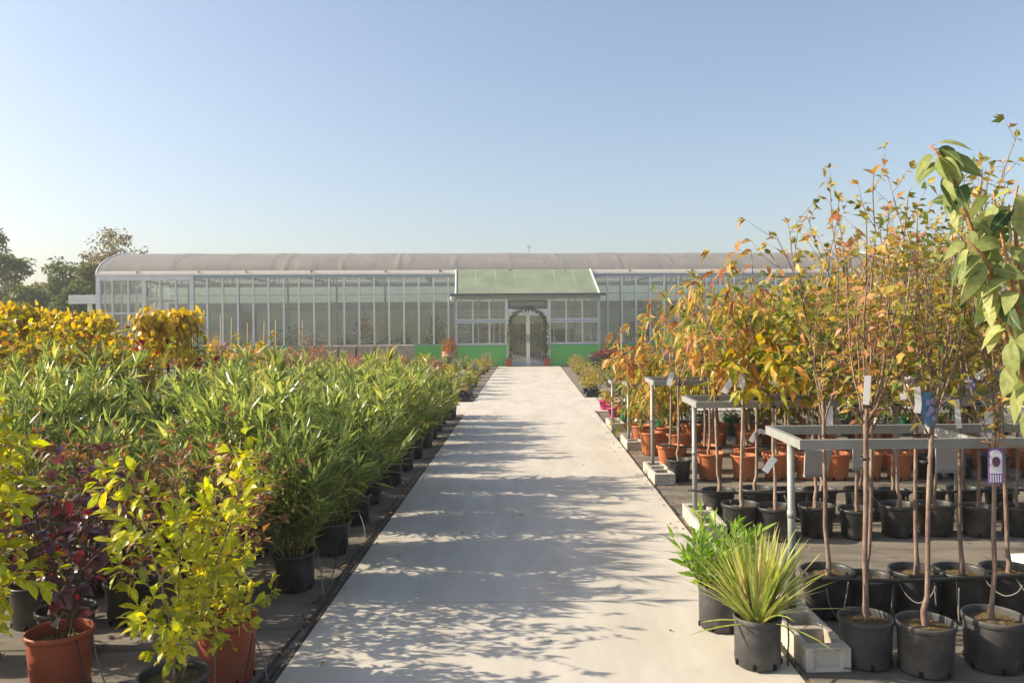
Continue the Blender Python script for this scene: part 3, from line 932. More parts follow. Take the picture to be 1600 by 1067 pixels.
# inside: floor, rear wall, trusses, columns
b = MB(); b.box(XL, XR, 0.03, DEP, -0.008, 0.012); b.build('inner_floor', M['floor_in'], gh)
b = MB(); b.box(XL, XR, DEP - 0.06, DEP - 0.02, 0.0, 2.5); b.build('rear_wall', M['rear_wall'], gh)
b = MB(); b.box(XL, XR, DEP - 0.09, DEP - 0.0, 2.5, 2.86); b.box(XL, XR, DEP - 0.07, DEP - 0.03, 3.24, 3.27); b.box(XL, XR, DEP - 0.1, DEP, 3.66, 3.86)
b.build('rear_beam', M['inner_steel'], gh)
b = MB(); b.add([(XL, DEP - 0.04, 2.86), (XR, DEP - 0.04, 2.86), (XR, DEP - 0.04, 3.66), (XL, DEP - 0.04, 3.66)], [(0, 1, 2, 3)])
b.build('rear_window', M['aqua_glass'], gh)
tr = MB()
tr.bar((0, 0.1, ZE - 0.12), (0, DEP - 0.12, ZE - 0.12), 0.06, 0.09)
pv = None
for k in range(9):
    y = 0.1 + (DEP - 0.22) * k / 8
    zt = ZE + RISE * math.sin(math.acos(1 - 2 * y / DEP)) ** 1.2 - 0.14
    if 0 < k < 8:
        tr.bar((0, y, ZE - 0.08), (0, y, zt), 0.035)
        if pv and k % 2: tr.bar((0, pv[0], pv[1]), (0, y, ZE - 0.08), 0.03)
    pv = (y, zt)
tr.tube([(0, DEP / 2 - (DEP / 2 - 0.12) * math.cos(a), ZE + (RISE - 0.1) * math.sin(a) ** 1.2) for a in np.linspace(0.1, PI - 0.1, 16)], 0.03, 6)
trm = tr.mesh('truss', M['inner_steel'])
cl = MB(); cl.box(-0.045, 0.045, DEP - 0.2, DEP - 0.11, 0.012, ZE - 0.17)
clm = cl.mesh('column', M['inner_steel'])
for k in range(14):
    x = XL + 1.0 + k * 2.44
    link('truss', trm, gh, (x, 0, 0)); link('column', clm, gh, (x, 0, 0))
b = MB(); b.box(*sorted((bl(374, 500)[0], bl(398, 500)[0])), 0.3, 0.34, 0.02, 2.28); b.build('service_door', M['wood'], gh)
b = MB()
for yy in (2.2, 4.0, 5.8):
    b.tube([(XL + 0.2, yy, ZE - 0.2), (XR - 0.2, yy, ZE - 0.2)], 0.025, 6)
b.build('heating_pipe', M['inner_steel'], gh)

# entrance porch, parts of the building
PY = -2.0
px0, px1 = bl(713, 500, PY)[0], bl(935, 500, PY)[0]
zt_, zg = 2.66, 2.84
b = MB()
RZ1, RY1 = 4.04, 0.25
rx0, rx1 = px0 - 0.02, px1 + 0.02
v, f = [], []
ns = 7
for k in range(ns):
    a, c = rx0 + (rx1 - rx0) * k / ns, rx0 + (rx1 - rx0) * (k + 1) / ns
    g = 0.008
    for (xa, yy, zz) in ((a + g, PY - 0.18, zg + 0.02), (c - g, PY - 0.18, zg + 0.02), (c - g, RY1, RZ1), (a + g, RY1, RZ1)):
        v.append((xa, yy, zz)); 
    for (xa, yy, zz) in ((a + g, PY - 0.18, zg - 0.01), (c - g, PY - 0.18, zg - 0.01), (c - g, RY1, RZ1 - 0.03), (a + g, RY1, RZ1 - 0.03)):
        v.append((xa, yy, zz))
    o = 8 * k
    f += [(o, o + 1, o + 2, o + 3), (o + 7, o + 6, o + 5, o + 4), (o, o + 4, o + 5, o + 1), (o + 1, o + 5, o + 6, o + 2), (o + 2, o + 6, o + 7, o + 3), (o + 3, o + 7, o + 4, o)]
b.add(v, f)
pr = b.build('porch_roof', M['porch_roof'], gh)
b = MB()
for k in range(ns + 1):
    x = rx0 + (rx1 - rx0) * k / ns
    edge = k in (0, ns)
    b.bar((x, PY - 0.18, zg + (0.022 if edge else -0.005)), (x, RY1, RZ1 + (0.004 if edge else -0.02)), 0.06 if edge else 0.02, 0.05 if edge else 0.03)
b.bar((rx0, RY1 + 0.03, RZ1 + 0.0), (rx1, RY1 + 0.03, RZ1 + 0.0), 0.05, 0.06)
b.build('roof_trim', M['white_metal'], pr)
b = MB()
gx0, gx1 = bl(703, 460, PY - 0.25)[0], bl(946, 460, PY - 0.25)[0]
b.box(gx0, gx1, PY - 0.36, PY - 0.2, zg - 0.06, zg + 0.035)
b.build('porch_gutter', M['dark_metal'], gh)
for x in (gx0 + 0.06, gx1 - 0.06):
    b = MB(); b.tube([(x, PY - 0.28, zg - 0.062), (x, PY - 0.28, zg - 0.2)], 0.045, 10); b.build('downspout', M['white_metal'], gh)
b = MB(); b.box(px0, px1, PY - 0.04, PY + 0.05, zt_, zg - 0.065); b.build('porch_header', M['blue_metal'], gh)
dx0, dx1 = bl(790.5, 520, PY)[0], bl(859.5, 520, PY)[0]
zm = 1.80
psill = 0.89
for (a, c) in ((px0, dx0), (dx1, px1)):
    b = MB()
    b.box(a, c, PY - 0.03, PY + 0.02, 0.0, psill - 0.052); b.build('porch_panel', M['green_panel'], gh)
    b = MB(); b.box(a, c, PY - 0.06, PY + 0.04, psill - 0.05, psill); b.box(a, c, PY - 0.05, PY + 0.03, zm - 0.045, zm + 0.045); b.build('porch_rail', M['blue_metal'], gh)
    nn = 3
    for k in range(nn):
        u, w_ = a + (c - a) * k / nn, a + (c - a) * (k + 1) / nn
        for z0, z1 in ((psill + 0.002, zm - 0.047), (zm + 0.047, zt_ - 0.002)):
            fb = MB()
            t = 0.028
            fb.box(u + 0.002, u + t, PY - 0.045, PY + 0.02, z0, z1); fb.box(w_ - t, w_ - 0.002, PY - 0.045, PY + 0.02, z0, z1)
            fb.box(u + t, w_ - t, PY - 0.04, PY + 0.015, z0, z0 + 0.03); fb.box(u + t, w_ - t, PY - 0.04, PY + 0.015, z1 - 0.025, z1)
            wf = fb.build('porch_window', M['white_metal'], gh)
            gb = MB(); gb.add([(u + t, PY - 0.01, z0 + 0.03), (w_ - t, PY - 0.01, z0 + 0.03), (w_ - t, PY - 0.01, z1 - 0.025), (u + t, PY - 0.01, z1 - 0.025)], [(0, 1, 2, 3)])
            gb.build('pane', M['glass'], wf)
for x in (px0 - 0.035, px1 + 0.035):
    b = MB(); b.box(x - 0.035, x + 0.035, PY - 0.05, PY + 0.05, 0.0, zg - 0.062); b.build('porch_post', M['blue_metal'], gh)
    b = MB(); b.box(x - 0.02, x + 0.02, PY + 0.05, -0.11, 0.0, psill - 0.05); b.build('porch_panel', M['green_panel'], gh)
    fb = MB()
    for q in range(4):
        y = PY + 0.08 + (1.78) * q / 3
        fb.box(x - 0.025, x + 0.025, y - 0.02, y + 0.02, psill, zt_)
    fb.box(x - 0.03, x + 0.03, PY + 0.05, -0.11, psill - 0.049, psill - 0.001); fb.box(x - 0.03, x + 0.03, PY + 0.05, -0.11, zt_ + 0.001, zt_ + 0.1)
    wf = fb.build('porch_window', M['white_metal'], gh)
    gb = MB(); gb.add([(x, PY + 0.06, psill), (x, -0.12, psill), (x, -0.12, zt_), (x, PY + 0.06, zt_)], [(0, 1, 2, 3)]); gb.build('pane', M['glass'], wf)
    gb = MB(); gb.add([(x, PY + 0.06, zt_ + 0.1), (x, -0.12, zt_ + 0.1), (x, -0.12, RZ1 - 0.25)], [(0, 1, 2)]); gb.build('porch_gable', M['glass'], gh)
b = MB()
for x in (dx0 + 0.04, dx1 - 0.04):
    b.box(x - 0.04, x + 0.04, PY - 0.06, PY + 0.05, 0.0, zt_ - 0.001)
ztr = 2.10
b.box(dx0 + 0.08, dx1 - 0.08, PY - 0.05, PY + 0.04, ztr, ztr + 0.16)
b.build('door_frame', M['white_metal'], gh)
b = MB(); b.add([(dx0 + 0.08, PY, ztr + 0.16), (dx1 - 0.08, PY, ztr + 0.16), (dx1 - 0.08, PY, zt_), (dx0 + 0.08, PY, zt_)], [(0, 1, 2, 3)]); b.build('transom_pane', M['glass'], gh)
b = MB(); b.box(dx0 + 0.085, dx1 - 0.085, PY + 0.25, PY + 0.28, ztr + 0.17, zt_ - 0.01); b.build('transom_shade_backing', M['bark_dark'], gh)  # added dark sheet, standing in for the unlit interior behind the transom glass
b = MB(); b.box(dx0 + 0.22, dx1 - 0.22, PY + 0.03, PY + 0.1, 2.40, 2.53); b.build('name_board', M['wood'], gh)
dm = (dx0 + dx1) / 2
for sgn, (a, c) in ((1, (dx0 + 0.085, dm - 0.004)), (-1, (dm + 0.004, dx1 - 0.085))):
    b = MB()
    t = 0.065
    b.box(a, a + t, PY - 0.035, PY + 0.02, 0.03, ztr - 0.005); b.box(c - t, c, PY - 0.035, PY + 0.02, 0.03, ztr - 0.005)
    b.box(a + t, c - t, PY - 0.03, PY + 0.015, ztr - 0.09, ztr - 0.006)
    d = b.build('door', M['white_metal'], gh)
    b = MB(); b.box(a + t, c - t, PY - 0.03, PY + 0.015, 0.03, 0.19); b.build('kick_plate', M['blue_metal'], d)
    b = MB(); b.add([(a + t, PY - 0.005, 0.19), (c - t, PY - 0.005, 0.19), (c - t, PY - 0.005, ztr - 0.09), (a + t, PY - 0.005, ztr - 0.09)], [(0, 1, 2, 3)]); b.build('pane', M['glass'], d)
    hx = c - t / 2 if sgn == 1 else a + t / 2
    b = MB(); b.tube([(hx, PY - 0.036, 0.95), (hx, PY - 0.075, 0.97), (hx, PY - 0.075, 1.23), (hx, PY - 0.036, 1.25)], 0.012, 8); b.build('handle', M['dark_metal'], d)
b = MB(); b.box(px0, px1, PY + 0.05, 0.02, -0.006, 0.014); b.build('porch_floor', M['floor_in'], gh)
b = MB(); b.box(dx0 - 0.05, dx1 + 0.05, PY - 0.3, PY - 0.06, -0.005, 0.028); b.build('doorstep', M['clay_urn'], gh)
# inner partition behind the porch
b = MB()
for x in (px0 + 0.2, px0 + 0.9, px0 + 1.55, dx0 - 0.15, dx1 + 0.15, px1 - 1.55, px1 - 0.9, px1 - 0.2):
    b.box(x - 0.03, x + 0.03, 0.06, 0.12, psill, 3.6)
for a, c in ((px0, dx0), (dx1, px1)):
    b.box(a, c, 0.07, 0.115, 2.2, 2.26); b.box(a, c, 0.07, 0.115, psill - 0.05, psill - 0.001); b.box(a + 0.6, c - 0.3, 0.065, 0.11, 2.05, 2.12)
b.build('inner_frame', M['white_metal'], gh)
# shop counter and shelves seen through the door
for k, (x, y, ww_, hh) in enumerate(((-1.6, 5.5, 1.5, 1.5), (0.3, 6.4, 1.7, 1.7), (2.0, 5.6, 1.4, 1.4))):
    t = thing('display_shelf', ['dark display shelf inside, left as seen through the glass door', 'tall dark display shelf inside straight behind the glass door', 'low dark display shelf inside, right as seen through the door'][k], 'shelf', bw(x, y, 0.012), TH)
    b = MB(); b.box(-ww_ / 2, -ww_ / 2 + 0.04, 0, 0.4, 0, hh); b.box(ww_ / 2 - 0.04, ww_ / 2, 0, 0.4, 0, hh); b.box(-ww_ / 2 + 0.04, ww_ / 2 - 0.04, 0.37, 0.4, 0, hh)
    b.build('frame', M['bark_dark'], t)
    for z in (0.25, 0.7, 1.12):
        b = MB(); b.box(-ww_ / 2 + 0.041, ww_ / 2 - 0.041, 0, 0.369, z, z + 0.03); s_ = b.build('shelf_board', M['wood'], t)

# ------------------------------------------------------------------ plant kinds (each a pair of meshes, a few variants)
P_PEACH = dict(trunk=1.12, r=0.0125, nb=5, bang=30, blen=0.92, levels=2, kids=[0, 5], t0=[0, 0.2], ang=[0, 44], len=[0, 0.36], jit=[0, 0.1, 0.12], up=[0, 0.06, 0.0],
               leaf_lev=1, sp=[0, 0.045, 0.026], L=0.118, W=0.034, droop=0.6, lang=55, hang=0.75, ntilt=0.6, tipn=3, rk=0.55, bare=0.7)
PEACH = [trunk_tree(100 + i, dict(P_PEACH, trunk=1.0 + 0.08 * (i % 3)), M['peach'], M['bark'], 2, 'lance') for i in range(5)]
P_CHERRY = dict(P_PEACH, trunk=1.15, nb=5, bang=42, blen=0.55, kids=[0, 6], bare=0.35, L=0.12, W=0.05, hang=0.7, sp=[0, 0.05, 0.034], droop=0.4)
CHERRY = [trunk_tree(130 + i, P_CHERRY, M['cherry'], M['bark'], 3, 'ovate') for i in range(4)]
P_APPLE = dict(trunk=1.28, r=0.012, nb=7, bang=19, blen=1.3, levels=2, kids=[0, 8], t0=[0, 0.05], ang=[0, 40], len=[0, 0.2], jit=[0, 0.075, 0.14], up=[0, 0.1, 0.06],
               leaf_lev=1, sp=[0, 0.06, 0.026], L=0.058, W=0.029, droop=0.35, lang=48, hang=0.35, ntilt=0.7, tipn=3, rk=0.5, bare=0.42)
APPLE = [trunk_tree(160 + i, dict(P_APPLE, trunk=1.18 + 0.07 * (i % 3), blen=0.95 + 0.14 * (i % 3)), M['ochre'], M['bark_purple'], 2, 'ovate') for i in range(6)]
P_WEEP = dict(trunk=0.62, r=0.014, nb=6, bang=58, blen=0.42, levels=2, kids=[0, 7], t0=[0, 0.1], ang=[0, 45], len=[0, 0.3], jit=[0, 0.1, 0.12], up=[0, 0.12, -0.08],
              leaf_lev=1, sp=[0, 0.04, 0.028], L=0.11, W=0.036, droop=0.5, lang=55, hang=1.1, ntilt=0.6, tipn=3, rk=0.5)
WEEP = [trunk_tree(190 + i, dict(P_WEEP, trunk=0.6 + 0.12 * i), M['cherry'] if i % 2 else M['peach'], M['bark'], 2, 'lance') for i in range(4)]
P_OLE = dict(stems=14, lean=34, h=0.68, r=0.0075, foot=0.07, levels=1, kids=[4], t0=[0.2], ang=[36], len=[0.42], jit=[0.06, 0.07], up=[0.07, 0.09],
             leaf_lev=0, sp=[0.055, 0.045], leaf_t={0: (0.2, 1.0), 1: (0.05, 1)}, whorl=3, L=0.175, W=0.025, droop=0.12, lang=37, ntilt=0.5, tipn=5, bare=0.1)
OLE = [shrub(220 + i, dict(P_OLE, h=0.58 + 0.06 * (i % 3), lean=27 + 4 * (i % 3)), M['oleander'], M['stem_green'], 2, 'lance', 0.22) for i in range(5)]
P_YEL = dict(cone=1.3, stems=3, lean=18, h=0.95, r=0.0055, foot=0.03, levels=2, kids=[9, 4], t0=[0.06, 0.25], ang=[54, 42], len=[0.31, 0.12], jit=[0.05, 0.09, 0.1], up=[0.06, 0.08, 0.05],
             leaf_lev=0, sp=[0.09, 0.036, 0.026], leaf_t={0: (0.3, 1)}, L=0.08, W=0.035, droop=0.3, lang=45, hang=0.1, ntilt=0.5, tipn=3)
YEL = [shrub(250 + i, dict(P_YEL, h=1.14 + 0.06 * (i % 2)), M['yellow_shrub'], M['bark'], 4, 'obovate') for i in range(3)]
P_SMOKE = dict(stems=4, lean=20, h=0.6, r=0.006, foot=0.04, levels=1, kids=[5], t0=[0.15], ang=[48], len=[0.28], jit=[0.08, 0.1], up=[0.05, 0.05], leaf_lev=0, sp=[0.04, 0.04],
               leaf_t={0: (0.2, 1)}, L=0.058, W=0.036, droop=0.3, lang=60, hang=0.3, ntilt=0.6, tipn=2)
SMOKE = [shrub(270 + i, P_SMOKE, M['smoke'], M['bark_dark'], 4, 'ovate') for i in range(2)]
P_BRZ = dict(stems=9, lean=42, h=0.62, r=0.005, foot=0.05, levels=1, kids=[6], t0=[0.2], ang=[45], len=[0.24], jit=[0.08, 0.1], up=[0.06, 0.04], leaf_lev=0, sp=[0.032, 0.026],
             leaf_t={0: (0.15, 1)}, L=0.06, W=0.026, droop=0.3, lang=50, hang=0.1, ntilt=0.5, tipn=3)
BRZ = [shrub(280 + i, P_BRZ, M['bronze'], M['bark'], 2, 'ovate') for i in range(3)]
P_LG = dict(stems=7, lean=32, h=0.95, r=0.008, foot=0.05, levels=1, kids=[7], t0=[0.15], ang=[50], len=[0.34], jit=[0.08, 0.1], up=[0.06, 0.04], leaf_lev=0, sp=[0.05, 0.032],
            leaf_t={0: (0.25, 1)}, L=0.07, W=0.05, droop=0.3, lang=55, hang=0.25, ntilt=0.6, tipn=3)
LG = [shrub(290 + i, P_LG, M['limegold'], M['bark'], 2, 'ovate') for i in range(3)]
RED = [shrub(300 + i, dict(P_LG, h=0.8, L=0.06, W=0.04), M['red'], M['bark_dark'], 2, 'ovate') for i in range(2)]
DRY = shrub(310, dict(P_LG, stems=9, lean=24, h=1.25, L=0.06, W=0.03, sp=[0.09, 0.06]), M['dry'], M['bark'], 2, 'ovate')
GRN = [shrub(320 + i, dict(P_LG, stems=6, lean=20, h=1.0, L=0.075, W=0.045), M['green_leaf'], M['bark'], 2, 'ovate') for i in range(3)]


def umbrella(seed, wd, dp, hh, ztop, leafm):
    """weeping standard: a short stem and a mop of hanging leaves"""
    rng = np.random.default_rng(seed)
    wood, LV = MB(), Leaves(3)
    zt = ztop - 0.06
    wood.tube([(0, 0, 0.18), (0.01, 0.01, 0.7), (-0.01, 0, zt - 0.1), (0, 0, zt)], [0.022, 0.02, 0.018, 0.014], 7)
    for i in range(30):
        az = i * 2.4; rr = rng.uniform(0.55, 1)
        sq = lambda c_: math.copysign(abs(c_) ** 0.45, c_)
        rr = rng.uniform(0.35, 1)
        e = np.array([sq(math.cos(az)) * wd / 2 * rr, sq(math.sin(az)) * dp / 2 * rr, 0])
        ln = hh * rng.uniform(0.55, 1.0)
        pts = [np.array([0, 0, zt - 0.03]), e * 0.45 + [0, 0, zt + 0.01], e * 0.9 + [0, 0, zt + 0.01], e + [0, 0, zt - 0.2 * ln], e * 1.03 + [0, 0, zt - ln]]
        wood.tube(pts, [0.009, 0.008, 0.006, 0.005, 0.003], 4)
        for s_ in range(34):
            t = rng.uniform(0.8, 3.99); k = int(t)
            q = pts[k] + (pts[k + 1] - pts[k]) * (t - k)
            d = nrm(np.array([math.cos(az) * 0.35, math.sin(az) * 0.35, -1.0]) + rng.normal(0, 0.4, 3))
            LV.add(q + rng.normal(0, 0.055, 3), d, np.array([math.cos(az), math.sin(az), 0.5]) + rng.normal(0, 0.4, 3), rng.uniform(0.07, 0.115), rng.uniform(0.055, 0.085), 0.25)
    return wood.mesh('trunk', M['bark_dark'], True), LV.mesh('crown', leafm, 0.15, 'ovate')


UMB = [umbrella(330, 0.8, 0.5, 0.75, 1.85, M['vine']), umbrella(331, 0.9, 0.6, 0.7, 1.8, M['vine']), umbrella(332, 0.7, 0.6, 0.6, 1.9, M['vine'])]

# ------------------------------------------------------------------ right side: steel racks
def rack(label, x0, x1, y0, y1, z, posts, cross):
    t = thing('steel_rack', label, 'rack', (x0, (y0 + y1) / 2, 0), 0, 'steel racks holding the trees upright')
    ym = (y0 + y1) / 2
    tw, th = 0.03, 0.05
    for y in (y0, y1):
        b = MB(); b.box(0.0, x1 - x0, y - ym - tw / 2, y - ym + tw / 2, z - th, z); b.build('rail', M['steel'], t)
    for i, x in enumerate([0] + cross):
        b = MB(); b.box(x, x + tw, y0 - ym + tw / 2 + 0.001, y1 - ym - tw / 2 - 0.001, z - th + 0.002, z - 0.002); b.build('end_rail' if i == 0 else 'cross_rail', M['steel'], t)
    for x, y in posts:
        b = MB(); b.tube([(x, y - ym, 0.004), (x, y - ym, z - th + 0.001)], 0.02, 14)
        b.tube([(x, y - ym, z * 0.55), (x, y - ym, z * 0.55 + 0.04)], 0.0225, 14)
        b.tube([(x + 0.018, y - ym - 0.012, z * 0.5), (x + 0.028, y - ym - 0.018, z * 0.5)], 0.006, 6)
        b.build('post', M['steel'], t, True)
    return t


def block_mesh(L, wd, hh):
    b = MB(); t = 0.035
    xs_ = [-wd / 2, -wd / 2 + t, wd / 2 - t, wd / 2]
    ys_ = [0, 0.07]
    n = 3
    cell = (L - 0.14 - 0.045 * (n - 1)) / n
    for k in range(n):
        ys_ += [ys_[-1] + cell]
        if k < n - 1: ys_ += [ys_[-1] + 0.045]
    ys_ += [L]
    holes = {(1, j) for j in range(1, len(ys_) - 2, 2)}
    vi = {}
    bm = bmesh.new()

    def V(i, j, k):
        if (i, j, k) not in vi: vi[(i, j, k)] = bm.verts.new((xs_[i], ys_[j], hh * k))
        return vi[(i, j, k)]
    nx_, ny_ = 3, len(ys_) - 1
    for i in range(nx_):
        for j in range(ny_):
            if (i, j) in holes: continue
            bm.faces.new((V(i, j, 1), V(i + 1, j, 1), V(i + 1, j + 1, 1), V(i, j + 1, 1)))
            bm.faces.new((V(i, j, 0), V(i, j + 1, 0), V(i + 1, j + 1, 0), V(i + 1, j, 0)))
            for (di, dj, e) in ((-1, 0, ((i, j + 1), (i, j))), (1, 0, ((i + 1, j), (i + 1, j + 1))), (0, -1, ((i, j), (i + 1, j))), (0, 1, ((i + 1, j + 1), (i, j + 1)))):
                a, c = i + di, j + dj
                if a < 0 or a >= nx_ or c < 0 or c >= ny_ or (a, c) in holes:
                    (p, q) = e
                    bm.faces.new((V(*p, 0), V(*q, 0), V(*q, 1), V(*p, 1)))
    # recess in the front end
    bm.faces.ensure_lookup_table()
    fr = [f for f in bm.faces if abs(f.calc_center_median().y) < 1e-5 and abs(f.normal.y) >= 0 and abs(f.calc_center_median().x) < 0.02]
    bm.normal_update()
    if fr:
        r = bmesh.ops.inset_region(bm, faces=fr, thickness=0.025, depth=0)
        for f in fr:
            for v_ in f.verts: v_.co.y += 0.012
    edges = [e for e in bm.edges if len(e.link_faces) == 2 and e.calc_face_angle(0) > 0.6]
    bmesh.ops.bevel(bm, geom=edges, offset=0.006, segments=2, affect='EDGES', profile=0.6)
    bm.normal_update()
    me = bpy.data.meshes.new('cement_block'); bm.to_mesh(me); bm.free()
    me.materials.append(M['block'])
    return me


BLK = block_mesh(0.76, 0.215, 0.115)
racks = [
    ('nearest grey steel rack, its post rising behind the sword-leaved plant', 1.40, 5.2, 4.15, 4.72, 1.04, [(0.045, 4.42), (2.2, 4.42)], [0.92, 2.2, 3.2], 3.76, 1.40),
    ('second grey steel rack, post in the cement block behind the bright green plant', 1.315, 5.6, 6.3, 6.86, 1.03, [(0.045, 6.58), (2.2, 6.58), (3.4, 6.58)], [1.02, 2.2, 3.4], 6.06, 1.39),
    ('third grey steel rack, post beside the single black pot of the orange row', 1.325, 6.4, 8.5, 9.1, 1.04, [(0.03, 8.78), (3.0, 8.78)], [1.3, 3.0, 4.2], 8.14, 1.38),
    ('fourth, lower steel rack, second from the far end of the path edge', 1.30, 6.5, 10.5, 11.1, 0.86, [(0.035, 10.72), (3.0, 10.72)], [1.5, 3.0], 10.38, 1.375),
    ('farthest small steel rack beside the pink flower bowls', 1.295, 6.5, 12.5, 13.0, 0.75, [(0.035, 12.7), (3.0, 12.7)], [1.5, 3.0], 12.3, 1.375),
]
near_words = ['beside the sword-leaved plant, nearest the camera', 'under the post behind the bright green leafy plant', 'beside the black pot of the orange-pot row',
              'by the path, fourth from the camera', 'by the path, farthest from the camera']
for i, (lb, x0, x1, y0, y1, z, ps, cr, by, bx) in enumerate(racks):
    rack(lb, x0, x1, y0, y1, z, ps, cr)
    o = link('cement_block', BLK, None, (bx, by, 0.002), R([1.2, -1.5, 0.5, -0.6, 1.0][i]))
    tag(o, 'hollow cement block ' + near_words[i], 'block', 'cement blocks under the rack posts')

# ------------------------------------------------------------------ right side: potted trees
tie = MB()
tie.lathe([(0.021, 0), (0.025, 0.006), (0.021, 0.012)], 12)
TIE = tie.mesh('tie', M['pipe'], True)
rng = np.random.default_rng(77)


def tree_row(rowname, Y, xs, plants, pot, zsoil=0.0, tie_z=None, cat='potted tree', desc='', s=1.0, grp='', ss=None, potmap=None):
    for i, x in enumerate(xs):
        p = plants[i % len(plants)] if not isinstance(plants[0], list) else plants[min(i, len(plants) - 1)][int(rng.integers(0, len(plants[min(i, len(plants) - 1)])))]
        k = potmap[i] if potmap and i in potmap else pot
        colr = {'black': 'black', 'clay': 'orange', 'grey': 'grey'}[k]
        lb = f"{desc} in {colr} pot, {ORD[i + 1]} from the path in {rowname}"
        sc = (ss[i] if ss else s) * rng.uniform(0.96, 1.04)
        t = potted('potted_tree', lb, 'potted tree', grp, (x + rng.normal(0, 0.012), Y + rng.normal(0, 0.025), 0.003), p, k, rng.uniform(0, 6.28), sc, sp=rng.uniform(0.92, 1.06), tilt=(rng.normal(0, 0.009), rng.normal(0, 0.009)))
        if tie_z:
            link('tie', TIE, t, (0, 0, tie_z))


g_apple = 'bare-stemmed young trees with ochre leaves'
g_peach = 'young trees with orange drooping leaves'
g_cherry = 'young trees with yellow-green leaves'
tree_row('the front row', 3.8, [1.625, 1.885, 2.225, 2.52, 2.84], APPLE, 'grey', tie_z=0.98, desc='ochre-leaved whip tree', grp=g_apple, ss=[1.0, 1.0, 0.88, 0.88, 0.9])
tree_row('the second row', 4.5, [1.69, 1.92, 2.17, 2.43, 2.69, 2.96, 3.24], [APPLE[2], APPLE[4], APPLE[0], APPLE[5], APPLE[1], APPLE[3]], 'black', tie_z=1.0, desc='ochre-leaved whip tree', grp=g_apple)
tree_row('the third row', 6.16, [1.63, 1.87, 2.22, 2.5, 2.83, 3.14, 3.45, 3.75, 4.1, 4.45], [PEACH, CHERRY, CHERRY, APPLE, CHERRY, APPLE, APPLE], 'black', tie_z=1.0, desc='slender autumn tree', grp=g_cherry)
tree_row('the fourth row', 6.75, [1.61, 1.92, 2.18, 2.46, 2.78, 3.06, 3.36, 3.66, 3.95, 4.3, 4.7], [PEACH, PEACH, CHERRY, CHERRY, APPLE, CHERRY, APPLE], 'black', tie_z=1.0, desc='slender autumn tree', grp=g_cherry)
tree_row('the fifth row', 8.4, [1.59, 1.92, 2.26, 2.58, 2.92, 3.24, 3.56, 3.86, 4.2, 4.55, 4.9, 5.3], [PEACH, PEACH, CHERRY, PEACH, CHERRY], 'clay', tie_z=1.0, desc='orange-leaved tree', grp=g_peach, potmap={0: 'black', 8: 'black', 9: 'black', 10: 'black'}, s=1.02)
tree_row('the sixth row', 8.95, [1.57, 1.95, 2.42, 2.9, 3.4, 3.9, 4.4, 5.0, 5.5], [PEACH, PEACH, PEACH, CHERRY], 'clay', tie_z=1.0, desc='orange-leaved tree', grp=g_peach, s=1.0)
tree_row('the seventh row', 10.0, [1.52, 1.86, 2.3, 2.75, 3.2, 3.7, 4.3, 4.9, 5.5], WEEP, 'clay', desc='low drooping golden tree', grp='low drooping trees in orange pots', s=1.0)
tree_row('the eighth row', 10.75, [1.5, 1.84, 2.18, 2.52, 2.88, 3.24, 3.6, 4.0, 4.4, 4.8, 5.3, 5.8], [WEEP[2], WEEP[0], WEEP[3], WEEP[1]], 'clay', desc='low drooping golden tree', grp='low drooping trees in orange pots', s=1.05)
# fuller trees farther back
for r_, (Y, xs_) in enumerate([(12.3, [3.4, 4.7, 6.1]), (13.8, [4.2, 5.8, 7.6])]):
    tree_row(['the ninth row', 'the tenth row'][r_], Y, xs_, [CHERRY[(r_ + 1) % 4], PEACH[1], APPLE[1], CHERRY[0], PEACH[3]], 'black', desc='full-crowned autumn tree', grp='fuller trees at the back of the racks', s=1.25)
for i, (x, Y) in enumerate([(1.62, 11.4), (1.95, 11.6), (1.7, 12.2), (2.25, 11.5), (1.6, 13.1), (2.0, 13.3)]):
    potted('green_shrub', f"leafy green shrub by the far racks, {ORD[i + 1]} from the front", 'shrub', 'green shrubs at the far racks', (x, Y, 0.003), GRN[i % 3], ['black', 'green', 'white'][i % 3], i * 1.3, 0.85, ('stem', 'foliage'))
for i in range(9):
    x = 2.55 + i * 0.42
    potted('bedding_plant', f"small bedding plant in {['white', 'green', 'black'][i % 3]} pot behind the orange pots, {ORD[i + 1]} from the path", 'bedding plant', 'small plants behind the orange pots',
           (x, 11.55 + 0.15 * (i % 2), 0.003), mound(400 + i, 120, 0.16, 0.16, 0.07, 0.035, M['green_leaf'], 0.2, flowers=(14, M['magenta_flower'], 0.05) if i % 3 == 0 else None), ['white', 'green', 'black'][i % 3], i, 1, ('foliage', 'flowers'))

# watering pipes
def hose(name, pts, r, label, cat='hose', mat='pipe', grp=None, sides=8):
    b = MB(); b.tube(pts, r, sides)
    return tag(b.build(name, M[mat], None, True), label, cat, grp)


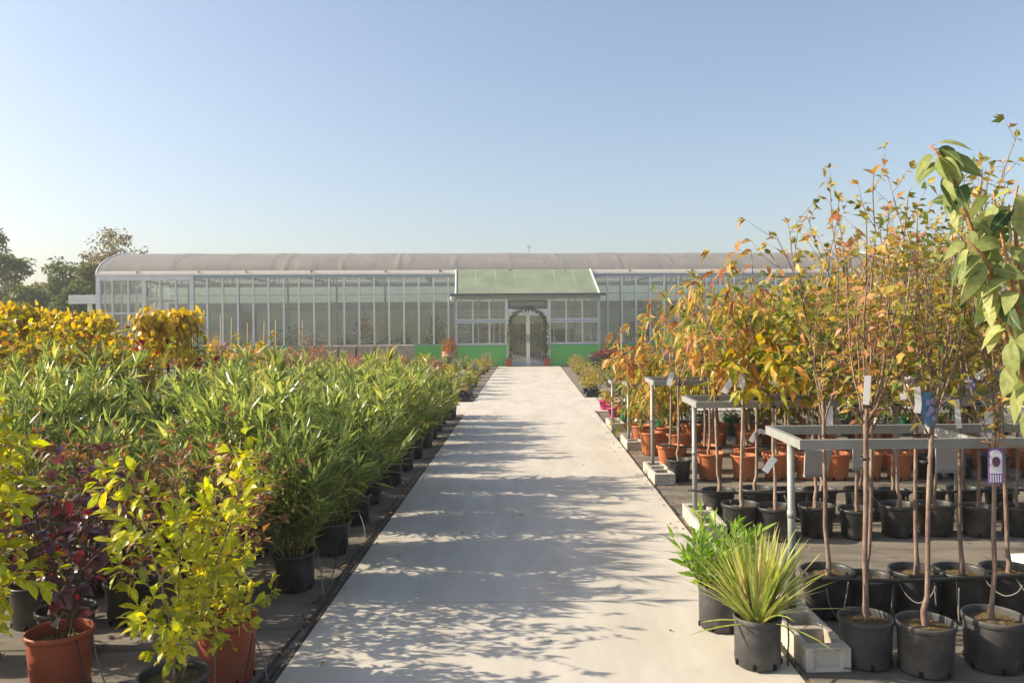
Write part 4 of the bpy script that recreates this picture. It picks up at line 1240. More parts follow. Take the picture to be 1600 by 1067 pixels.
for Y, z, x0, x1, lb in ((4.31, 0.262, 1.62, 5, 'black irrigation pipe lying across the rims of the second pot row'), (6.46, 0.275, 1.28, 6, 'black irrigation pipe between the third and fourth pot rows'),
                         (8.66, 0.31, 1.42, 6.5, 'black irrigation pipe running along the orange pots')):
    pts = [(x, Y + 0.012 * math.sin(x * 3), z + 0.008 * math.sin(x * 5.3)) for x in np.linspace(x0, x1, 26)]
    if x0 < 1.5: pts[0] = (x0, Y, z + 0.03)
    hose('irrigation_pipe', pts, 0.011, lb, 'pipe', grp='irrigation pipes')
rng = np.random.default_rng(5)
for i, (x, y) in enumerate([(1.72, 4.33), (1.98, 4.33), (2.18, 4.33), (2.45, 4.33), (2.3, 4.33), (2.62, 4.33), (1.7, 6.45), (2.05, 6.45), (2.4, 6.45), (2.75, 6.45), (3.1, 6.45)]):
    z = 0.26
    dx, dz = rng.uniform(0.05, 0.18) * (1 if i % 2 else -1), rng.uniform(0.06, 0.2)
    pts = [(x, y - 0.01, z), (x + dx * .25, y - 0.05, z - dz * .7), (x + dx * 0.6, y - 0.1, z - dz), (x + dx, y - 0.14, z - dz * 0.5), (x + dx * 1.15, y - 0.16, z + 0.02)]
    q = [Vector(p) for p in pts]
    fine = []
    for k in range(4):
        for u in (0, .25, .5, .75):
            p0, p1, p2, p3 = q[max(k - 1, 0)], q[k], q[k + 1], q[min(k + 2, 4)]
            fine.append(tuple(0.5 * ((2 * p1) + (-p0 + p2) * u + (2 * p0 - 5 * p1 + 4 * p2 - p3) * u * u + (-p0 + 3 * p1 - 3 * p2 + p3) * u ** 3)))
    hose('drip_tube', fine, 0.0032, f"thin grey drip tube looping off the {'second-row' if i < 6 else 'third-row'} pipe, {ORD[(i if i < 6 else i - 6) + 1]} from the path", 'drip tube', 'wire', 'drip tubes', 5)

# ------------------------------------------------------------------ labels and tags on the trees
def strip(name, pts, wd, mat, label, cat='plant tag', th=0.0012, grp=None):
    """bent plastic strip through pts; width along a fixed side vector"""
    b = MB()
    pts = [Vector(p) for p in pts]
    n = len(pts)
    vv = []
    for i, p in enumerate(pts):
        d = (pts[min(i + 1, n - 1)] - pts[max(i - 1, 0)]).normalized()
        s_ = d.cross(Vector((0.25, 1, 0.1))).normalized()
        nn = s_.cross(d)
        for e, k in ((-1, -1), (1, -1), (1, 1), (-1, 1)):
            vv.append(p + s_ * wd / 2 * e + nn * th * k)
    f = []
    for i in range(n - 1):
        for k in range(4):
            a, c = 4 * i + k, 4 * i + (k + 1) % 4
            f.append((a, c, c + 4, a + 4))
    f += [(3, 2, 1, 0), (4 * n - 4, 4 * n - 3, 4 * n - 2, 4 * n - 1)]
    b.add(vv, f)
    return tag(b.build(name, mat), label, cat, grp)


TG = 'white plastic plant tags'
def pt(px, py, Y): return at(px, py, Y)


for (a, Y, lb) in [
    ([(1148, 590), (1138, 602), (1131, 614), (1134, 612)], 6.05, 'long white tag strip hanging left of the first third-row trunk'),
    ([(1153, 585), (1158, 592), (1159, 600), (1156, 606)], 6.05, 'short white tag strip looped right of the first third-row trunk'),
    ([(1206, 594), (1214, 599), (1222, 605), (1228, 609)], 6.0, 'white tag strip slanting right from the second third-row trunk'),
    ([(1196, 676), (1188, 673), (1180, 678), (1173, 690)], 8.2, 'curled white tag arching left before the orange pots'),
    ([(1211, 715), (1205, 722), (1199, 731), (1195, 737)], 6.0, 'pale tag strip tied low on the second third-row trunk'),
    ([(1356, 587), (1355, 605), (1354, 622), (1353, 632)], 3.72, 'white tag hanging straight on the first front-row trunk'),
    ([(1432, 604), (1434, 618), (1435, 632), (1433, 645)], 3.72, 'white tag hanging on the second front-row trunk'),
    ([(1417, 605), (1412, 612), (1411, 620), (1412, 624)], 3.74, 'crumpled pale tag left of the second front-row trunk'),
    ([(1494, 624), (1496, 640), (1497, 655), (1499, 669)], 4.35, 'bluish white tag hanging between the second and third front trunks'),
    ([(1544, 646), (1544, 660), (1544, 672), (1544, 681)], 5.9, 'upright white tag behind the third front-row trunk'),
    ([(1296, 634), (1296, 645), (1296, 656), (1296, 666)], 6.0, 'small white tag between the frames behind the first front trunk'),
    ([(1050, 582), (1048, 590), (1046, 597), (1045, 602)], 8.25, 'narrow white tag under the grey plaque on the black-potted tree'),
]:
    strip('plant_tag', [pt(x, y, Y) for x, y in a], 0.028 if Y < 5 else 0.05, M['white_tag'], lb, grp=TG)
# grey plaques
def plaque(px, py, Y, wd, hh, rot, tilt, label, mat='plaque'):
    b = MB()
    b.add([(-wd / 2, -0.004, hh / 2), (wd / 2, -0.004, hh / 2), (wd * 0.44, -0.004, -hh / 2), (-wd * 0.44, -0.004, -hh / 2),
           (-wd / 2, 0.004, hh / 2), (wd / 2, 0.004, hh / 2), (wd * 0.44, 0.004, -hh / 2), (-wd * 0.44, 0.004, -hh / 2)],
          [(0, 3, 2, 1), (4, 5, 6, 7), (0, 1, 5, 4), (1, 2, 6, 5), (2, 3, 7, 6), (3, 0, 4, 7)])
    t = thing('sign_plaque', label, 'sign', at(px, py, Y), rot, 'grey sign plaques')
    o = b.build('board', M[mat], t); o.rotation_euler = (tilt, 0, 0)
    b = MB(); b.box(-wd * 0.44, wd * 0.44, -0.012, 0.012, -hh / 2 - 0.012, -hh / 2 - 0.001); o2 = b.build('bottom_rail', M['steel'], t); o2.rotation_euler = (tilt, 0, 0)
    return t


plaque(1277, 722, 4.66, 0.175, 0.15, R(12), R(12), 'grey plaque hung under the near rack, leftmost of three')
plaque(1349, 710, 4.68, 0.13, 0.16, R(-3), R(8), 'grey plaque hung under the near rack, narrow middle one')
plaque(1483, 715, 4.68, 0.165, 0.15, R(-2), R(6), 'grey plaque hung under the near rack, rightmost of three')
plaque(1045, 552, 8.33, 0.13, 0.11, R(5), R(-4), 'small grey plaque on top of the black-potted tree trunk', 'plaque')
# violet picture tag
t = thing('picture_tag', 'violet and white arched picture tag on the third front-row trunk', 'plant tag', at(1556, 727, 3.74), R(-8))
b = MB()
def arch_card(b, wd, hh, y0, y1, mi=0):
    pr_ = [(-wd / 2, -hh / 2), (wd / 2, -hh / 2)] + [(wd / 2 * math.cos(a), hh / 2 - wd / 2 + wd / 2 * math.sin(a)) for a in np.linspace(0, PI, 12)]
    n = len(pr_)
    b.add([(x, y0, z) for x, z in pr_] + [(x, y1, z) for x, z in pr_], [tuple(range(n)), tuple(range(2 * n - 1, n - 1, -1))] + [(i, n + i, n + (i + 1) % n, (i + 1) % n) for i in range(n)], mi)
arch_card(b, 0.068, 0.165, -0.001, 0.001); b.build('card', M['purple'], t)
b = MB(); arch_card(b, 0.052, 0.11, -0.0035, -0.0015); o = b.build('panel', M['white_tag'], t); o.location.z = 0.018
b = MB(); b.lathe([(0.0005, -0.0), (0.018, 0.0)], 18); o = b.build('fruit_print', M['plum_print'], t); o.rotation_euler = (PI / 2, 0, 0); o.scale = (1, 1.35, 1); o.location = (0, -0.0045, 0.018)
b = MB()
for k in range(5): b.box(-0.026 + k * 0.011, -0.021 + k * 0.011, -0.0025, -0.0015, -0.078, -0.042)
b.build('stripes', M['white_tag'], t)
# plum picture tags: blue bent cards with printed fruit
def plum_tag(px, py, Y, wd, hh, rz, label):
    t = thing('picture_tag', label, 'plant tag', at(px, py, Y), rz, 'blue plum picture tags')
    b = MB(); n = 9
    def cur(u, v):   # u across -1..1, v down 0..1
        w_ = wd / 2 * (0.35 + 0.65 * math.sin(PI * min(1, 0.12 + v * 0.8)))
        return (u * w_ + 0.02 * v, -0.25 * wd * (1 - u * u) * 0.8, -v * hh)
    vv = [cur(-1 + 2 * i / n, j / n) for j in range(n + 1) for i in range(n + 1)]
    b.add(vv, [(j * (n + 1) + i, j * (n + 1) + i + 1, (j + 1) * (n + 1) + i + 1, (j + 1) * (n + 1) + i) for j in range(n) for i in range(n)])
    b.build('card', M['blue_print'], t, True)
    b = MB()
    for (u, v, r_) in ((-0.4, 0.3, .2), (0.3, 0.26, .2), (-0.1, 0.5, .23), (0.5, 0.53, .2), (0.2, 0.74, .2), (-0.5, 0.62, .17)):
        c = cur(u, v); r_ *= wd * 0.9
        prof = [(r_ * math.sin(a), r_ * 0.25 * math.cos(a)) for a in np.linspace(0.02, PI / 2, 6)]
        m0 = len(b.v); b.lathe(prof, 16)
        for k in range(m0, len(b.v)):
            x, y, z = b.v[k]; b.v[k] = (c[0] + x, c[1] - 0.002 - z, c[2] + y)
    b.build('fruit_print', M['plum_blue'], t, True)


plum_tag(1449, 612, 3.74, 0.085, 0.165, R(15), 'large blue tag with printed plums on the second front-row tree')
plum_tag(1562, 578, 3.78, 0.05, 0.06, R(10), 'small blue plum tag by the white knot on the third front-row tree')
plum_tag(1512, 590, 4.3, 0.06, 0.075, R(-20), 'small blue and green plum tag left of the third front trunk')
plum_tag(1465, 588, 4.4, 0.06, 0.08, R(25), 'dull blue plum tag high between second and third front trunks')
plum_tag(1590, 585, 3.6, 0.06, 0.045, R(5), 'pale blue tag at the right edge above the big leaves')
for px, py, Y, lb in ((1421, 598, 3.76, 'grey white plastic knot at the fork of the second front tree'), (1530, 585, 3.8, 'white plastic knot at the fork of the third front tree')):
    rng = np.random.default_rng(int(px))
    b = MB(); c = np.array(at(px, py, Y))
    for k in range(5):
        p = [c + rng.normal(0, 0.012, 3) for _ in range(4)]
        b.tube(p, [0.004, 0.009, 0.008, 0.003], 6)
    tag(b.build('plastic_knot', M['white_tag'], None, True), lb, 'tie', 'plastic knots on the forks')
b = MB(); b.tube([at(1532, 689, 3.7), at(1560, 693, 3.7), at(1600, 699, 3.7), at(1640, 700, 3.7)], 0.003, 5)
tag(b.build('orange_string', M['bark_orange'], None, True), 'orange string stretched from the third front trunk to the right', 'string')

# ------------------------------------------------------------------ front right: sword plant, leafy plant, persimmon
rng = np.random.default_rng(61)
LV = Leaves(5)
for i in range(250):
    az = rng.uniform(0, 6.28); a = abs(rng.normal(0.25, 0.4)); a = min(a, 1.35)
    r0 = 0.05 * math.sqrt(rng.random())
    LV.add((r0 * math.cos(az), r0 * math.sin(az), 0.2), (math.cos(az) * math.sin(a), math.sin(az) * math.sin(a), math.cos(a)), (math.cos(az) * -1, math.sin(az) * -1, 0.9),
           rng.uniform(0.24, 0.5), rng.uniform(0.014, 0.025), rng.uniform(0.0, 0.25))
SW = LV.mesh('foliage', M['phormium'], 0.35, 'sword')
t = thing('sword_leaf_plant', 'spiky yellow-striped sword-leaved plant in grey pot on the path edge', 'potted plant', (1.085, 3.83, 0.017), 0.4)
po = link('pot', pot_mesh('pot', M['grey_pot'], 0.112, 0.108, 0.235, 0.004, 32, 7), t); link('soil', soil_mesh(0.104, 0.2), po); link('foliage', SW, t)
rng = np.random.default_rng(62)
LV = Leaves(4); wood = MB()
for i in range(26):
    az = i * 2.4; a = R(38) * math.sqrt((i + .5) / 26) * rng.uniform(0.7, 1.2)
    d = np.array([math.cos(az) * math.sin(a), math.sin(az) * math.sin(a), math.cos(a)])
    p = np.array([0.06 * math.cos(az), 0.06 * math.sin(az), 0.19]); ln = rng.uniform(0.22, 0.4)
    wood.tube([p, p + d * ln * .5, p + d * ln], [0.004, 0.0035, 0.003], 5)
    for k in range(15):
        t_ = 0.25 + 0.75 * k / 14
        u = perp(np.random.default_rng(9), d); v_ = np.cross(d, u); an = k * 2.4
        ld = d * 0.85 + (u * math.cos(an) + v_ * math.sin(an)) * rng.uniform(0.4, 0.8)
        LV.add(p + d * ln * t_, ld, UP + rng.normal(0, .4, 3), rng.uniform(0.08, 0.13), rng.uniform(0.018, 0.026), rng.uniform(0, .25))
PAD = (wood.mesh('stem', M['stem_green'], True), LV.mesh('foliage', M['paddle'], 0.2, 'lance'))
t = thing('leafy_plant', 'bright green leafy plant in grey pot behind the sword-leaved plant', 'potted plant', (1.02, 4.3, 0.017), 0.2)
po = link('pot', pot_mesh('pot', M['grey_pot'], 0.118, 0.112, 0.235, 0.004, 28, 7), t); link('soil', soil_mesh(0.108, 0.2), po); link('stem', PAD[0], t); link('foliage', PAD[1], t)
hose('drip_tube', [(1.2, 3.8, 0.27), (1.215, 3.78, 0.24), (1.212, 3.76, 0.16), (1.2, 3.74, 0.09), (1.215, 3.78, 0.03)], 0.004, 'black drip tube curling down beside the grey sword-plant pot', 'drip tube')
t = thing('seed_tray', 'pale plastic box between the second-row pots at the right edge', 'box', (3.07, 4.8, 0.0), 0.1)
b = MB(); b.box(-0.14, 0.14, -0.1, 0.1, 0.003, 0.2); b.box(-0.15, 0.15, -0.11, 0.11, 0.201, 0.222); b.build('box_body', M['white_metal'], t)

rng = np.random.default_rng(63)
wood, LV = MB(), Leaves(5)
Yp = 3.05
base = np.array([2.28, 3.1, 0.0])
br = [[(1660, 760), (1632, 680), (1600, 590), (1572, 500), (1548, 430), (1516, 350), (1494, 285), (1474, 245), (1452, 228)],
      [(1640, 700), (1622, 600), (1590, 480), (1578, 420), (1560, 350), (1552, 300)],
      [(1600, 590), (1572, 530), (1556, 470), (1549, 425), (1535, 398), (1510, 375)],
      [(1622, 600), (1606, 500), (1590, 400), (1584, 330), (1590, 290)],
      [(1640, 700), (1620, 640), (1606, 600), (1596, 560)]]
W3 = lambda p, k: np.array(at(p[0], p[1], Yp + 0.06 * math.sin(p[1] * 0.02 + k * 2))) - base
wood.tube([(0, 0, 0.18), (0.01, 0, 0.5), (-0.02, 0, 0.8), W3(br[0][0], 0)], [0.026, 0.023, 0.021, 0.013], 8)
wood.tube([(-0.02, 0, 0.8), W3(br[1][0], 1)], [0.018, 0.012], 7)
for k, bb in enumerate(br):
    pts = [W3(p, k) for p in bb]
    wood.tube(pts, list(np.linspace(0.011, 0.004, len(pts))), 7)
    nlf = {0: 40, 1: 22, 2: 14, 3: 18, 4: 10}[k]
    for i in range(nlf):
        t_ = (0.25 + 0.75 * (i + rng.random()) / nlf) * (len(pts) - 1) * 0.999
        j = int(t_); q = pts[j] + (pts[j + 1] - pts[j]) * (t_ - j)
        d = nrm(np.array([rng.normal(-0.2, 0.55), rng.normal(-0.1, 0.55), rng.uniform(-1.0, 0.15)]))
        sz = rng.uniform(0.75, 1.15)
        pe = q + d * 0.018
        wood.tube([q, pe], 0.0015, 4)
        LV.add(pe, d, UP * 0.6 + np.array([rng.normal(-0.5, 0.6), rng.normal(-0.4, 0.6), 0]), 0.1 * sz, 0.058 * sz, rng.uniform(0.3, 1.1))
PER = (wood.mesh('trunk', M['bark_orange'], True), LV.mesh('crown', M['persimmon'], 0.13, 'ovate'))
potted('broad_leaved_tree', 'close broad-leaved tree with big grey-green drooping leaves at right edge', 'potted tree', None, tuple(base), PER, 'black')

# ------------------------------------------------------------------ left side: oleanders in rows
rng = np.random.default_rng(90)
SF = ('stem', 'foliage')
Yr = [5.05, 5.86, 6.68, 7.5, 8.32, 9.14, 9.96, 10.8, 11.62, 12.45, 13.28]
ROWN = ['front', 'second', 'third', 'fourth', 'fifth', 'sixth', 'seventh', 'eighth', 'ninth', 'tenth', 'eleventh', 'twelfth', 'thirteenth']
for r_, Y in enumerate(Yr):
    xl = -0.68 * Y - 0.2 if Y < 8.7 else (-4.6 if Y < 11 else -3.4)
    x, k = -1.46, 1
    while x > xl:
        sc = rng.uniform(0.74, 1.2) * (0.97 if k == 1 else 0.98) * (1.0 if Y < 8.6 else 0.82)
        near = 'at the path edge' if k == 1 else f"{ORD[k]} from the path"
        potted('oleander', f"green narrow-leaved oleander in black pot, {ROWN[r_]} oleander row, {near}", 'oleander', 'oleanders in black pots left of the path',
               (x + rng.normal(0, 0.03), Y + rng.normal(0, 0.025), 0.003), OLE[int(rng.integers(0, 5))], 'black', rng.uniform(0, 6.28), sc, SF, rng.uniform(0.94, 1.05), (rng.normal(0, .03), rng.normal(0, .03)))
        x -= 0.6 + rng.uniform(-0.03, 0.05); k += 1
for i, (x, Y) in enumerate([(-1.42, 13.95), (-1.75, 14.2), (-1.42, 14.35), (-2.15, 14.1), (-2.6, 14.2)]):
    potted('bedding_plant', f"yellow flecked small plant where the oleanders end, {ORD[i + 1]} from the path corner", 'bedding plant', 'yellow plants at the row end', (x, Y, 0.003),
           mound(430 + i, 260, 0.2, 0.42, 0.07, 0.03, M['meadow'] if i % 2 == 0 else M['green_leaf'], 0.22), 'black', i, 1.0, ('foliage', 'flowers'))

# close shrubs
potted('lime_yellow_shrub', 'lime-yellow broad-leaved shrub in black pot, front middle of the left side', 'shrub', None, (-1.46, 3.27, 0.003), YEL[0], 'black', 2.6, 0.84, SF)
potted('lime_yellow_shrub', 'lime-yellow broad-leaved shrub cut by the left picture edge', 'shrub', None, (-2.42, 3.4, 0.003), YEL[1], 'black', 2.4, 1.06, SF)
potted('lime_yellow_shrub', 'lower lime-yellow shrub in terracotta-coloured pot nearest the path', 'shrub', None, (-1.42, 3.74, 0.003), YEL[2], 'darkclay', 4.0, 0.55, SF)
potted('plum_leaved_shrub', 'dark plum and red leaved shrub in terracotta-coloured pot, front left', 'shrub', None, (-2.13, 3.62, 0.003), SMOKE[0], 'darkclay', 0.3, 1.2, SF)
potted('plum_leaved_shrub', 'dark plum leaved shrub half hidden behind the terracotta-potted one', 'shrub', None, (-2.35, 4.05, 0.003), SMOKE[1], 'black', 2.0, 1.0, SF)
for i, (x, Y, s) in enumerate([(-1.66, 4.33, 1.15), (-2.25, 4.5, 1.05), (-2.75, 4.45, 1.05), (-3.15, 4.9, 1.1), (-2.1, 5.05, 1.05), (-2.62, 5.05, 1.05), (-2.9, 3.95, 1.0), (-3.5, 5.4, 1.1)]):
    potted('bronze_shrub', f"bronze and rusty leaved low shrub before the oleanders, {ORD[i + 1]} by distance from the path corner", 'shrub', 'bronze shrubs before the oleanders', (x, Y, 0.003), BRZ[i % 3], 'black', i * 1.7, s, SF)

# golden vines and others behind the oleanders, far left
for i, (px, Y, u, s) in enumerate([(262, 10.6, 0, 1.0), (105, 10.8, 1, 0.98), (18, 11.0, 2, 1.02), (60, 12.2, 0, 1.02), (-30, 10.2, 1, 1.0), (140, 12.6, 2, .97)]):
    wd = ['boxy golden weeping tree left of the greenhouse wing, alone', 'orange-gold weeping tree with dark trunk under the white canopy', 'golden weeping tree near the left picture edge, tallest',
          'golden weeping tree behind and between the two leftmost ones', 'golden weeping tree cut by the left picture edge', 'golden weeping tree below the canopy post, farther back'][i]
    potted('weeping_tree', wd, 'tree', 'golden weeping trees far left', (at(px, 530, Y)[0], Y, 0.003), UMB[u], 'black', [0.1, -0.2, 1.0, 0.5, 2.0, 0.3][i], s)
kk = 0
LGW = ['', 'larger', 'low', 'single', 'boxy-tree side', 'nearest', 'second', 'nearest', 'rightmost', 'edge-cut', 'left of canes', 'behind crimson', 'lowest', 'farthest', 'tallest', 'rear']
for (px, Y, kind, s) in [(165, 10.0, 'red', 1.3), (75, 8.8, 'red', .95), (325, 10.9, 'red', 1.05), (215, 11.5, 'lg', 1.1), (20, 9.4, 'lg', 1.08), (60, 9.6, 'lg', 1.05), (110, 9.5, 'lg', 1.02), (150, 9.4, 'lg', .98), (-15, 9.9, 'lg', 1.1),
                         (300, 11.2, 'grn', 1.05), (345, 12.0, 'grn', 1.0), (200, 9.7, 'lg', .98), (380, 13.0, 'lg', .95), (40, 10.2, 'lg', 1.18), (130, 10.3, 'lg', 1.1)]:
    kk += 1
    me = {'red': RED, 'lg': LG, 'grn': GRN}[kind][kk % (2 if kind == 'red' else 3)]
    nm, ds = {'red': ('crimson_shrub', 'crimson-leaved shrub'), 'lg': ('lime_gold_shrub', 'lime and gold leaved shrub'), 'grn': ('green_shrub', 'green leafy shrub')}[kind]
    wh = 'below the white canopy' if 60 < px < 160 else ('near the left picture edge' if px <= 60 else 'before the greenhouse wing')
    potted(nm, f"{ds} behind the oleanders {wh}, {LGW[kk]}", 'shrub', 'coloured shrubs behind the oleanders', (at(px, 540, Y)[0], Y, 0.003), me, 'black', kk * 1.1, s * (1.25 if kind == 'lg' else 1.05), SF)

# middle distance left: dried shrub, canes
t = potted('dried_shrub', 'brown dried shrub standing above the flower bed before the glass wall', 'shrub', None, (at(480, 540, 20)[0], 20, 0.003), DRY, 'black', 0.3, 1.0, SF)
t = potted('dried_shrub', 'second, lower brown shrub beside the bamboo canes', 'shrub', None, (at(440, 540, 21)[0], 21, 0.003), DRY, 'black', 1.3, 0.8, SF)
for i, (px, pt_, Y) in enumerate([(411, 502, 18.5), (429, 499, 18.2), (471, 500, 20.5), (343, 492, 17.5), (360, 496, 17.8), (385, 505, 18.6)]):
    p = at(px, pt_, Y)
    b = MB(); b.tube([(p[0], Y, 0.0), (p[0] + 0.01, Y, p[2] * .5), (p[0] + 0.03, Y, p[2])], 0.011, 6)
    tag(b.build('bamboo_cane', M['bamboo'], None, True), f"thin upright bamboo cane before the glass wall, {ORD[[4, 5, 6, 1, 2, 3][i]]} from the left", 'cane', 'bamboo canes in the left bed')
p = at(972, 512, 16.5)
b = MB(); b.tube([(p[0], 16.5, 0), (p[0] - 0.02, 16.5, p[2])], 0.012, 6)
tag(b.build('bamboo_cane', M['bamboo'], None, True), 'single tall bamboo cane in the right bed beside the racks', 'cane')

# back beds: low plants
KINDS = {
    'pink': ('pink_bedding_plant', 'low rosy plant', [mound(500 + i, 230, 0.24, 0.34, 0.07, 0.028, M['pink'], 0.15) for i in range(2)]),
    'meadow': ('yellow_bedding_plant', 'low yellow-green plant', [mound(510 + i, 230, 0.24, 0.3, 0.07, 0.03, M['meadow'], 0.15) for i in range(3)]),
    'tan': ('tan_bedding_plant', 'low tan heathery plant', [mound(520 + i, 300, 0.26, 0.34, 0.07, 0.018, M['tan'], 0.15) for i in range(2)]),
    'straw': ('straw_grass', 'tuft of straw-coloured grass', [mound(530 + i, 170, 0.26, 0.3, 0.6, 0.012, M['straw'], 0.14, 'sword', blades=True, seg=2) for i in range(2)]),
    'silver': ('silvery_plant', 'silvery green tufted plant', [mound(540 + i, 150, 0.26, 0.3, 0.42, 0.016, M['silver'], 0.14, 'sword', blades=True, seg=2) for i in range(2)]),
    'green': ('green_bedding_plant', 'low leafy green plant', [mound(550 + i, 210, 0.24, 0.32, 0.08, 0.04, M['green_leaf'], 0.15) for i in range(2)]),
    'flower': ('flowering_plant', 'pale-flowered low plant', [mound(560 + i, 210, 0.23, 0.3, 0.07, 0.03, M['green_leaf'], 0.15, flowers=(26, M['white_flower'], 0.05)) for i in range(2)]),
    'rose': ('flowering_plant', 'pink-flowered low plant', [mound(570, 210, 0.23, 0.3, 0.07, 0.03, M['meadow'], 0.15, flowers=(30, M['pink_flower'], 0.05))]),
}
rng = np.random.default_rng(123)


def bed(side, Ys, xstart, xstep, xlim, choose, scale):
    sn = 'left' if side < 0 else 'right'
    for r_, Y in enumerate(Ys):
        x, k = xstart, 1
        while x < xlim(Y):
            if side > 0 and Y > 24.5 and 1.9 < x < 3.75:
                x += xstep; k += 1
                continue
            kd = choose(x, Y)
            nm, ds, var = KINDS[kd]
            me = var[int(rng.integers(0, len(var)))]
            sc = scale(x, Y) * rng.uniform(0.85, 1.2)
            wh = 'beside the path' if k == 1 else f"{ORD[k]} from the path"
            potted(nm, f"{ds}, {sn} back bed, {ORD[len(Ys) - r_]} row from greenhouse, {wh}", 'bedding plant', f"{ds}s in the back beds",
                   (side * (x + rng.normal(0, 0.06)), Y + rng.normal(0, 0.08), 0.003), me, 'small', rng.uniform(0, 6.28), sc, ('foliage', 'flowers'))
            x += xstep * rng.uniform(0.9, 1.15); k += 1


def chooseL(x, Y):
    u = rng.random()
    if x < 3.0:
        return 'meadow' if u < .4 else ('silver' if u < .55 and Y > 21 else ('tan' if u < .75 else ('rose' if u < .82 else ('flower' if u < .88 else 'green'))))
    if Y > 22:
        return 'pink' if u < .52 else ('straw' if u < .57 else ('meadow' if u < .75 else ('green' if u < .87 else 'flower')))
    return 'meadow' if u < .3 else ('green' if u < .55 else ('pink' if u < .72 else ('flower' if u < .82 else 'tan')))


def chooseR(x, Y):
    u = rng.random()
    if Y > 25 and x < 3: return 'pink' if u < .5 else ('tan' if u < .8 else 'meadow')
    if x > 2.6: return 'tan' if u < .65 else ('meadow' if u < .85 else 'straw')
    return 'meadow' if u < .58 else ('tan' if u < .85 else ('green' if u < .93 else 'rose'))


bed(-1, [17.6, 18.7, 19.9, 21.1, 22.4, 23.7, 25.1, 26.6, 28.1, 29.6], 1.52, 0.74, lambda Y: 0.46 * Y - 0.6 if Y > 24 else (0.4 * Y - 0.2 if Y > 20 else 5.0), chooseL, lambda x, Y: 1.1 if x < 2 else (1.1 if x < 4 else (1.2 if x < 7.2 else 1.9)))
bed(1, [18.6, 19.7, 20.9, 22.1, 23.4, 24.8, 26.2, 27.6, 29.0], 1.6, 0.66, lambda Y: 0.2 * Y if Y < 26 else 4.8, chooseR, lambda x, Y: 1.15 if x < 2 else 1.3)
# trays, violet and magenta bowls along the bed edges
for i, (x, Y, sx, sy) in enumerate([(1.75, 18.15, 0.9, 0.4), (2.75, 18.2, 0.9, 0.4), (1.5, 19.2, .4, .7), (-1.5, 17.35, 0.5, 0.35), (-1.5, 18.2, 0.45, 0.6)]):
    b = MB(); b.box(-sx / 2, sx / 2, -sy / 2, sy / 2, 0.003, 0.02); b.box(-sx / 2, sx / 2, -sy / 2, -sy / 2 + 0.015, 0.021, 0.09); b.box(-sx / 2, sx / 2, sy / 2 - 0.015, sy / 2, 0.021, 0.09)
    b.box(-sx / 2, -sx / 2 + 0.015, -sy / 2 + 0.016, sy / 2 - 0.016, 0.021, 0.09); b.box(sx / 2 - 0.015, sx / 2, -sy / 2 + 0.016, sy / 2 - 0.016, 0.021, 0.09)
    o = b.build('plant_tray', M['tray'], None, False, (x, Y, 0))
    tag(o, ['wide black tray at the front corner of the right back bed', 'wide black tray farther right in the right back bed front', 'narrow black tray along the path in the right back bed',
            'small black tray at the front corner of the left back bed', 'long black tray beside the violet pots in the left back bed'][i], 'tray', 'black plant trays')
for i, (x, Y) in enumerate([(-1.62, 20.4), (-1.98, 20.5), (-1.65, 21.6), (-2.0, 19.3), (-1.45, 19.0)]):
    potted('violet_pot_plant', f"yellowish plant in violet pot by the left back bed edge, {ORD[[3, 4, 5, 2, 1][i]]} from the front", 'potted plant', 'violet pots in the left bed', (x, Y, 0.005), KINDS['meadow'][2][i % 3], 'blue', i, 0.75, ('foliage', 'flowers'), 1.5)
for i, (x, Y) in enumerate([(1.47, 15.3), (1.55, 14.6), (1.9, 15.2), (1.5, 13.9), (1.95, 14.4)]):
    potted('pink_bowl_plant', f"red-tinted small plant in magenta bowl near the far racks, {ORD[[4, 3, 5, 1, 2][i]]} from the front", 'potted plant', 'magenta bowls by the far racks', (x, Y, 0.014),
           [mound(580, 150, 0.17, 0.25, 0.05, 0.025, M['peach'], 0.14), mound(581, 150, 0.17, 0.25, 0.05, 0.025, M['pink'], 0.14, flowers=(10, M['pink_flower'], .06))][i % 2], 'pink', i, 1.0, ('foliage', 'flowers'), 1.25)
for i, (x, Y) in enumerate([(1.85, 13.4), (2.3, 13.0), (2.1, 12.4)]):
    potted('white_rose', f"rose bush with white blossoms among the far racks, {ORD[3 - i]} from the front", 'rose bush', 'white roses by the far racks', (x, Y, 0.003),
           mound(590 + i, 220, 0.24, 0.72, 0.06, 0.035, M['green_leaf'], 0.25, flowers=(16, M['white_flower'], 0.09)), 'black', i, 1.0, ('foliage', 'flowers'))

